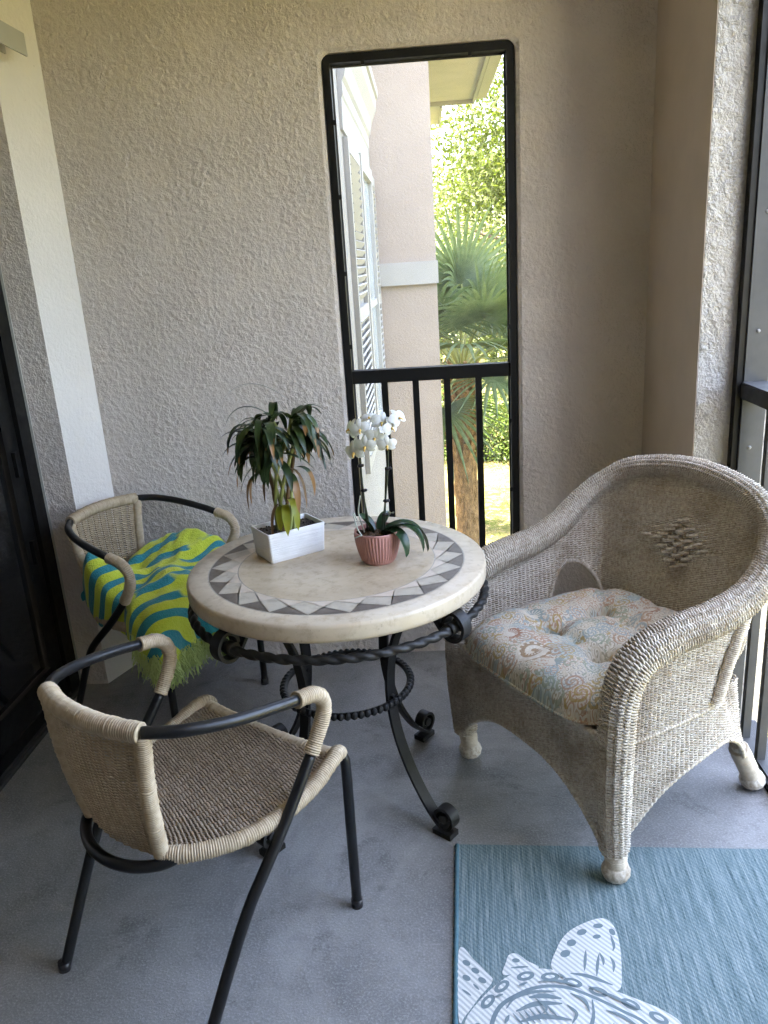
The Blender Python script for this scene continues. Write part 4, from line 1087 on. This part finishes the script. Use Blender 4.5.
# body: cream band, grey-green centre, cream scutes
flat_poly(mb, [(.027,-.537),(.046,-.502),(.084,-.456),(.128,-.418),(.173,-.40),(.225,-.401),(.284,-.42),(.344,-.446),(.403,-.472),(.45,-.497),(.478,-.53),(.48,-.60),(.44,-.70),(.36,-.79),(.24,-.83),(.12,-.80),(.04,-.71),(.015,-.61)], z1, 0, 90)
flat_poly(mb, [(.075,-.56),(.095,-.50),(.14,-.464),(.188,-.443),(.244,-.441),(.30,-.462),(.36,-.495),(.41,-.53),(.425,-.60),(.385,-.69),(.31,-.75),(.22,-.77),(.13,-.73),(.08,-.65)], z2, 1, 80)
cc = np.array([.245, -.60]); inner = np.array([(.075,-.56),(.095,-.50),(.14,-.464),(.188,-.443),(.244,-.441),(.30,-.462),(.36,-.495),(.41,-.53),(.425,-.60),(.385,-.69),(.31,-.75),(.22,-.77),(.13,-.73),(.08,-.65)])
flat_poly(mb, cc+(inner-cc)*.945, z3, 0, 80)
for P in ([(.30,-.475),(.295,-.52),(.265,-.565),(.17,-.575),(.095,-.57)], [(.265,-.565),(.305,-.61),(.40,-.64)], [(.29,-.60),(.285,-.68),(.24,-.75)], [(.12,-.575),(.105,-.64),(.13,-.70)]): stroke(mb, P, .006, z4, 1)
for P in ([(.135,-.51),(.18,-.49),(.235,-.487)], [(.14,-.535),(.19,-.52),(.25,-.525)], [(.165,-.475),(.2,-.47),(.235,-.475)], [(.33,-.54),(.36,-.55),(.38,-.58)], [(.14,-.63),(.2,-.65),(.25,-.64)]): stroke(mb, P, .006, z4, 1)
for i in range(7): stroke(mb, [(.128+.012*i,-.515+.004*i), (.150+.012*i,-.545+.004*i)], .0022, z4+.0003+.00004*i, 1)
for (cx, cy), r_ in zip([(.076,-.488),(.108,-.449),(.162,-.42),(.216,-.42),(.264,-.433),(.316,-.454),(.379,-.482),(.431,-.512),(.05,-.56),(.046,-.63),(.455,-.57)], [.9,.75,.35,.15,-.25,-.3,-.5,-.6,1.3,1.7,-1.2]):
    flat_poly(mb, ell(cx, cy, .021, .0115, r_), z2, 1); flat_poly(mb, ell(cx, cy, .011, .0045, r_), z3, 0)
stroke(mb, [(.262,-.409),(.30,-.415),(.35,-.436)], .005, z2, 1)
# front flipper, left flipper, pointed head
flat_poly(mb, [(.225,-.403),(.241,-.339),(.271,-.294),(.315,-.264),(.358,-.249),(.38,-.269),(.385,-.321),(.377,-.392),(.36,-.449),(.31,-.431)], z1+.0003, 0, 70)
for x, y, a, b_, r_ in ((.257,-.356,.013,.009,.6),(.275,-.325,.012,.009,.6),(.303,-.293,.013,.008,.5),(.344,-.273,.012,.007,.2),(.374,-.290,.007,.010,.2),(.336,-.305,.010,.006,.3)): flat_poly(mb, ell(x, y, a, b_, r_), z2, 1)
for P in ([(.305,-.345),(.299,-.375),(.294,-.401)], [(.333,-.355),(.325,-.385),(.319,-.414)], [(.369,-.30),(.371,-.33),(.366,-.345)], [(.357,-.36),(.362,-.38),(.357,-.402)], [(.335,-.35),(.34,-.37),(.338,-.385)]): stroke(mb, P, .0035, z2, 1)
flat_poly(mb, [(.013,-.353),(.048,-.381),(.076,-.415),(.088,-.436),(.056,-.481),(.028,-.523),(.013,-.532)], z1+.00045, 0, 60)
for x, y in ((.03,-.39),(.05,-.41),(.03,-.43),(.065,-.435)): flat_poly(mb, ell(x, y, .010, .007, -.6), z2, 1)
for P in ([(.02,-.46),(.04,-.475)], [(.045,-.445),(.058,-.46)]): stroke(mb, P, .003, z2, 1, 8)
flat_poly(mb, [(.112,-.418),(.120,-.385),(.128,-.364),(.146,-.360),(.169,-.379),(.194,-.396),(.153,-.410)], z1+.00015, 0, 50)
for kk, (P, w_) in enumerate((([(.115,-.505),(.135,-.478),(.175,-.462),(.225,-.458)], .004), ([(.11,-.54),(.12,-.52)], .004), ([(.255,-.462),(.283,-.478),(.290,-.505)], .004), ([(.18,-.478),(.20,-.500),(.19,-.515)], .003), ([(.245,-.49),(.262,-.51),(.250,-.535)], .0035),
    ([(.325,-.500),(.355,-.512),(.385,-.535)], .004), ([(.335,-.53),(.345,-.565),(.33,-.60)], .0035), ([(.37,-.545),(.395,-.575),(.40,-.61)], .0035), ([(.20,-.55),(.225,-.545),(.245,-.55)], .003), ([(.235,-.412),(.25,-.425)], .003), ([(.19,-.435),(.23,-.431),(.275,-.443)], .0035), ([(.295,-.442),(.345,-.466),(.40,-.498)], .0035), ([(.145,-.447),(.165,-.438)], .003), ([(.092,-.478),(.11,-.47)], .003))):
    stroke(mb, P, w_, z4+.0008+.00003*kk, 1)
flat_poly(mb, ell(.143,-.379,.009,.006), z2, 1); stroke(mb, [(.13,-.40),(.15,-.397),(.17,-.395)], .003, z2, 1)
mb.build('turtle_design', [M['rug_white'], M['rug_grey']], Rg)

# dry bits on the floor
for k, (x, y, L, a) in enumerate(((-1.08, 2.02, .03, .5), (-1.02, 1.84, .022, 1.4))):
    mb = MB(); q = spline([(-L/2, 0, .002), (0, .006, .006), (L/2, -.002, .003)], 8); mb.strap(q, .008, .0012, np.array([0, 1., 0]))
    o = mb.build('dry_leaf', metal_paint('dry_leaf', (.05, .04, .03), .9), None, (x, y, .0005), a)
    tag(o, ['dark dry leaf scrap on the floor near the door track', 'small dark leaf scrap on the floor left of the front chair', 'thin dry twig on the floor under the front chair'][k], 'leaf scrap')

# ------------------------------------------------------------------ plants on the table
def blade(mb, st, d, L, w, droop, nseg=10, fold=.25, tip0=9., up=(0,0,1), curl=0, taper=True):
    """strap leaf with a V fold, arching under its weight; wear -> brown tip"""
    d = np.asarray(d, float); d /= np.linalg.norm(d); P = [np.asarray(st, float)]; ds = L/nseg; dirv = d.copy()
    sd0 = np.cross(d, [0, 0, 1.]); 
    if np.linalg.norm(sd0) < .1: sd0 = np.array([1., 0, 0])
    sd0 /= np.linalg.norm(sd0)
    for k in range(nseg):
        dirv = dirv + np.array([0, 0, -1.])*droop*(k+1)/nseg*2/nseg + sd0*curl/nseg; dirv /= np.linalg.norm(dirv); P.append(P[-1]+dirv*ds)
    P = np.array(P); T_ = np.gradient(P, axis=0); T_ /= np.linalg.norm(T_, axis=1)[:, None]
    t = np.linspace(0, 1, nseg+1); S_ = np.cross(T_, np.array([0, 0, 1.])); nn = np.linalg.norm(S_, axis=1)[:, None]; S_ = np.where(nn > .15, S_/np.maximum(nn, 1e-6), sd0)
    Un = np.cross(S_, T_)
    ww = w*(1.95*(t+.02)**.55*np.clip(1-t, 0, 1)**.75 if taper else np.clip(np.sin(np.pi*np.clip(t*.86+.10, 0, 1))**.7, .05, 1)); ww[-1] = .0006
    G = np.stack([P-S_*ww[:, None]/2+Un*(fold*ww/2)[:, None], P, P+S_*ww[:, None]/2+Un*(fold*ww/2)[:, None]], 1)
    mb.grid(G, att=np.repeat(np.clip((t-tip0)/.18+.35, 0, 1), 3))
    return P
Dp = thing('potted_dracaena', 'bushy braided houseplant with browning leaves in a white rectangular pot', 'potted plant', (-.432, 2.175, TZ), R(36))
mb = MB()
def rect(hx, hy, z, r_=.006, n=4):
    o = []
    for cx, cy, a0 in ((hx-r_, hy-r_, 0), (-hx+r_, hy-r_, 90), (-hx+r_, -hy+r_, 180), (hx-r_, -hy+r_, 270)):
        for k in range(n+1): a = R(a0+90*k/n); o.append((cx+r_*math.cos(a), cy+r_*math.sin(a), z))
    return np.array(o)
rings = [rect(.083,.053,.0), rect(.0855,.0555,.003)] + [rect(.0855+.0055*t, .0555+.0045*t, .003+.083*t) for t in np.linspace(.1, 1, 10)] + [rect(.0905,.0595,.0880), rect(.087,.056,.0880), rect(.086,.055,.085), rect(.084,.053,.06)]
st_ = np.stack(rings, 0); n = st_.shape[1]; m = len(rings); i = np.arange(m-1)[:, None]; j = np.arange(n)[None]
mb.addq(st_, np.stack([i*n+j, i*n+(j+1)%n, (i+1)*n+(j+1)%n, (i+1)*n+j], -1).reshape(-1, 4), 0, True); mb.add(rings[0], [tuple(range(n))[::-1]], 0, False)
mb.build('pot', M['pot_white'], Dp)
mb = MB(); gx, gy = np.meshgrid(np.linspace(-.0845, .0845, 40), np.linspace(-.0535, .0535, 26), indexing='ij'); mb.grid(np.stack([gx, gy, .0745+.004*vnoise(np.stack([gx*90, gy*90], -1), 4)], -1))
for k in range(90): mb.ball((rng.uniform(-.08,.08), rng.uniform(-.05,.05), .077), rng.uniform(.002,.0045), n=6, m=4)
mb.build('soil', M['soil'], Dp)
yaw = np.array([[math.cos(R(-36)), -math.sin(R(-36))], [math.sin(R(-36)), math.cos(R(-36))]])
lv = MB(); yl = MB(); old = MB(); r_ = np.random.default_rng(5); heads = []
for k in range(8):
    a = k*2*math.pi/8; rad = .020; H = [.29,.32,.27,.34,.31,.29,.33,.28][k]
    zz = np.linspace(.062, .062+H, 26); tw = a + (zz-.06)*9; cx = -.006+.0*zz; rr = rad*(1+np.clip((zz-.2)/.14, 0, 1)*1.1)
    P = np.stack([cx+rr*np.cos(tw)*1.3, rr*np.sin(tw), zz], 1)
    mb = MB(); mb.tube(P, .0052*(1+.16*(np.arange(26) % 5 == 0)), 8); mb.build('stem', M['stem_brown'] if k in (2, 5) else M['stem_green'], Dp); heads.append(P[-1])
for hi, h in enumerate(heads):
    out = np.array([h[0]+.006, h[1], 0]); a0 = math.atan2(out[1], out[0])
    for q in range(20):
        a = a0 + r_.normal(0, .95); el = r_.uniform(.0, .95) if q > 3 else r_.uniform(-.3, .4)
        d = (math.cos(a)*math.cos(el), math.sin(a)*math.cos(el), math.sin(el))
        blade(lv, h+np.array([0, 0, r_.uniform(-.045, .015)]), d, r_.uniform(.09, .165), r_.uniform(.020, .031), r_.uniform(1.6, 4.0), tip0=(r_.uniform(.72, .98) if r_.random() < .45 else 2.), curl=r_.normal(0, .6))
    for q in range(1 if hi % 3 == 0 else 0):
        a = a0+r_.normal(0, .7); blade(lv, h-np.array([0, 0, .03]), (math.cos(a), math.sin(a), -.1), r_.uniform(.13, .18), .022, r_.uniform(4, 7), tip0=r_.uniform(.3, .65), curl=r_.normal(0, .5))
# one long arching blade to the left and the dying leaves
d = yaw @ np.array([-1, -.1]); blade(lv, heads[3]+[0,0,.045], (d[0]*.75, d[1]*.75, .65), .24, .011, 2.3, nseg=16)
for ang, z0, L in ((-150, .20, .12), (170, .185, .11), (-60, .20, .12), (-20, .21, .10)):
    d = yaw @ np.array([math.cos(R(ang)), math.sin(R(ang))]); blade(lv, np.array([d[0]*.045, d[1]*.045, z0+.05]), (d[0], d[1], .25), L*1.2, .026, 6.5, tip0=.35)
for ang, z0, L in ((-80, .155, .115), (-60, .17, .12), (-95, .15, .09)):
    d = yaw @ np.array([math.cos(R(ang)), math.sin(R(ang))]); blade(yl, np.array([d[0]*.03, d[1]*.03, z0]), (d[0]*.7, d[1]*.7, .25), L, .028, 6, tip0=2)
for ang, z0, L in ((-110, .16, .13), (-40, .26, .15), (-120, .27, .13)):
    d = yaw @ np.array([math.cos(R(ang)), math.sin(R(ang))]); blade(old, np.array([d[0]*.03, d[1]*.03, z0]), (d[0], d[1], .1), L, .012, 6.5, tip0=2)
lv.build('foliage', M['leaf_house'], Dp); yl.build('yellow_leaves', M['leaf_yellow'], Dp); old.build('dead_leaves', M['stem_brown'], Dp)

Or = thing('potted_orchid', 'small white orchid in a ribbed pink pot on the table', 'potted plant', (-.165, 2.078, TZ))
mb = MB()
prof = [(.0, .0), (.034, .0), (.0405, .003), (.047, .018), (.0525, .038), (.0565, .060), (.0585, .078), (.0585, .086), (.0575, .088), (.0555, .086), (.055, .07)]
pz = spline(np.array(prof)*[1.1, 1.06], 60)
mb.lathe(pz, 240, mod=lambda p_, th: np.where((p_[:, 1] > .006) & (p_[:, 1] < .086) & (p_[:, 0] > .044), 1, 0)[:, None]*(.0011*np.cos(th*44))[None]); mb.build('pot', M['pot_pink'], Or)
mb = MB(); mb.lathe([(.0605,.076), (.03,.079), (.001,.081)], 24)
for k in range(70):
    a = rng.uniform(0, 6.28); q = .052*math.sqrt(rng.uniform(0, 1)); mb.ball((q*math.cos(a), q*math.sin(a), .083), rng.uniform(.004,.009), n=6, m=4, sq=(1.2,.8,.7))
mb.build('bark_chips', M['bark'], Or)
for ang, L, w_, dr, el in ((-8, .165, .045, 3.4, .55), (12, .185, .042, 3.3, .45), (-32, .13, .040, 4.2, .5), (150, .07, .034, .9, 1.0), (60, .09, .034, 1.6, .9), (205, .06, .028, .6, 1.15)):
    a = R(ang); mb = MB(); blade(mb, (.012*math.cos(a), .012*math.sin(a), .082), (math.cos(a)*math.cos(el), math.sin(a)*math.cos(el), math.sin(el)), L, w_, dr, 16, fold=.5, taper=False); 
    mb.build('leaf', M['leaf_orchid'], Or)
st1 = spline([(-.018,.005,.08), (-.030,.006,.18), (-.032,.004,.27), (-.028,.0,.33), (-.010,-.008,.362), (.018,-.016,.362)], 40)
st2 = spline([(.012,.002,.08), (.028,-.004,.17), (.040,-.006,.26), (.046,-.01,.32), (.058,-.02,.352)], 40)
for P in (st1, st2):
    mb = MB(); mb.tube(P, np.linspace(.0030, .0018, 40), 8); mb.build('flower_stem', M['stem_dark'], Or)
for P in ([(-.026,.004,.07), (-.034,.006,.30)], [(.020,.0,.07), (.036,-.004,.27)]):
    mb = MB(); mb.tube(P, .0024, 8); mb.build('stake', M['stem_dark'], Or)
for x, y, z in ((-.034,.002,.275), (-.030,.002,.205), (.040,-.006,.265), (.030,-.006,.175), (.024,-.004,.135)):
    mb = MB(); mb.ball((x, y, z), .0062, n=10, m=6, sq=(1.3,.8,.9)); mb.ball((x+.007, y, z+.001), .0045, n=8, m=6); mb.build('clip', M['clip'], Or)
mb = MB()
for P in ([(-.04,-.02,.08), (-.052,-.03,.11), (-.060,-.03,.155), (-.050,-.028,.13)], [(-.02,-.04,.08), (-.04,-.05,.092), (-.058,-.045,.085)], [(-.035,0,.085), (-.048,.004,.14), (-.040,.004,.19)]): mb.tube(spline(P, 14), .0019, 6)
mb.build('root', M['root'], Or)
def flower(c, nrm, s_, roll=0):
    f = MB(); nrm = np.array(nrm, float); nrm /= np.linalg.norm(nrm); up = np.array([0, 0, 1.]); x = np.cross(up, nrm); x /= np.linalg.norm(x); y = np.cross(nrm, x)
    cr, sr = math.cos(roll), math.sin(roll); x, y = x*cr+y*sr, y*cr-x*sr; c = np.array(c)
    for ang, L, w_ in ((90, 1.0, .62), (210, .95, .60), (330, .95, .60), (18, 1.05, .98), (162, 1.05, .98)):
        a = R(ang); d = x*math.cos(a)+y*math.sin(a); q = -x*math.sin(a)+y*math.cos(a); t = np.linspace(0, 1, 8); u = np.linspace(-1, 1, 5)
        wv = w_*.5*np.sin(np.pi*np.clip(t*.88+.08, 0, 1))**.62
        off = .0006 if w_ > 1 else 0
        G = c + s_*(t[:, None, None]*L*d + (wv[:, None]*u)[..., None]*q + (.22*t**2)[:, None, None]*-nrm*1. + (.10*(1-u**2))[None, :, None]*nrm*np.sin(np.pi*t)[:, None, None]) + nrm*off
        f.grid(G)
    fl = f.build('flower', M['petal'], Or)
    l = MB(); l.ball(c+nrm*s_*.10-y*s_*.06, s_*.12, n=8, m=6); l.tube(spline([c+nrm*s_*.08-y*s_*.08, c+nrm*s_*.30-y*s_*.20, c+nrm*s_*.26-y*s_*.40], 8), np.linspace(s_*.08, s_*.03, 8), 6, flat=(1, 1.8)); l.build('lip', M['lip'], fl)
FL = [((-.036,-.020,.330), (-.7,-.7,.1)), ((-.022,-.034,.372), (-.1,-1,.05)), ((-.048,.000,.368), (-.8,-.5,.3)), ((.012,-.040,.352), (.1,-1,-.1)), ((.030,-.030,.385), (.2,-.9,.3)), ((.052,-.036,.372), (.75,-.7,.1)), ((.040,-.050,.335), (.15,-1,-.25)), ((-.040,-.030,.318), (-.5,-.9,-.1)), ((.000,.000,.392), (.0,-.5,.8)), ((.070,-.022,.392), (.6,-.6,.5)), ((-.012,-.048,.335), (-.2,-1,-.3))]
for k, (c, nn) in enumerate(FL): flower((c[0]*1.12, c[1], (c[2]-.34)*1.15+.345), nn, .029*rng.uniform(.88, 1.08), rng.normal(0, .25))

# ------------------------------------------------------------------ light, sky, camera
sun_dir = Vector((-1, -.30, 1.55)).normalized()
W = bpy.data.worlds.new('World'); sc.world = W; W.use_nodes = True
nt = W.node_tree; bg = nt.nodes['Background']; sky = nt.nodes.new('ShaderNodeTexSky'); sky.sky_type = 'NISHITA'; sky.sun_disc = False
sky.sun_elevation = math.asin(sun_dir.z); sky.sun_rotation = math.atan2(sun_dir.x, sun_dir.y); sky.air_density = 1.0; sky.dust_density = 4.0; sky.ozone_density = 1.
nt.links.new(sky.outputs[0], bg.inputs[0]); bg.inputs[1].default_value = .15
L = bpy.data.lights.new('sun', 'SUN'); L.energy = 5.0; L.angle = R(.53); L.color = (1, .95, .86); lo = bpy.data.objects.new('sun', L); COL.objects.link(lo)
lo.rotation_euler = sun_dir.to_track_quat('Z', 'Y').to_euler(); lo.location = (0, 0, 20)

pitch, roll, yaw_ = .3035365, -.0644987, -.068437
cy, sy = math.cos(yaw_), math.sin(yaw_); cp, sp = math.cos(pitch), math.sin(pitch); cr, sr = math.cos(roll), math.sin(roll)
Mw = Matrix(((cy, -sy, 0), (0, 0, -1), (sy, cy, 0))); Pm = Matrix(((1,0,0),(0,cp,-sp),(0,sp,cp))); Qm = Matrix(((cr,-sr,0),(sr,cr,0),(0,0,1)))
Mc = Qm @ Pm @ Mw                    # world -> camera (x right, y down, z forward)
rot = Mc.transposed() @ Matrix(((1,0,0),(0,-1,0),(0,0,-1)))
cam = bpy.data.cameras.new('camera'); co = bpy.data.objects.new('camera', cam); COL.objects.link(co); sc.camera = co
co.matrix_world = Matrix.Translation((0, 0, 1.55)) @ rot.to_4x4()
cam.sensor_width = 36; cam.sensor_fit = 'AUTO'; cam.lens = 793.67/1024*36; cam.clip_start = .05; cam.clip_end = 1000
sc.view_settings.view_transform = 'Standard'; sc.view_settings.look = 'None'; sc.view_settings.gamma = 1; sc.view_settings.use_curve_mapping = False
sc.view_settings.exposure = 5.2
sc.view_settings.use_white_balance = True; sc.view_settings.white_balance_temperature = 7500; sc.view_settings.white_balance_tint = 15
sc.render.engine = 'CYCLES'; sc.cycles.use_denoising = True; sc.cycles.denoising_prefilter = 'NONE'; sc.cycles.max_bounces = 10; sc.cycles.diffuse_bounces = 6; sc.cycles.transparent_max_bounces = 12
sc.cycles.sample_clamp_indirect = 8
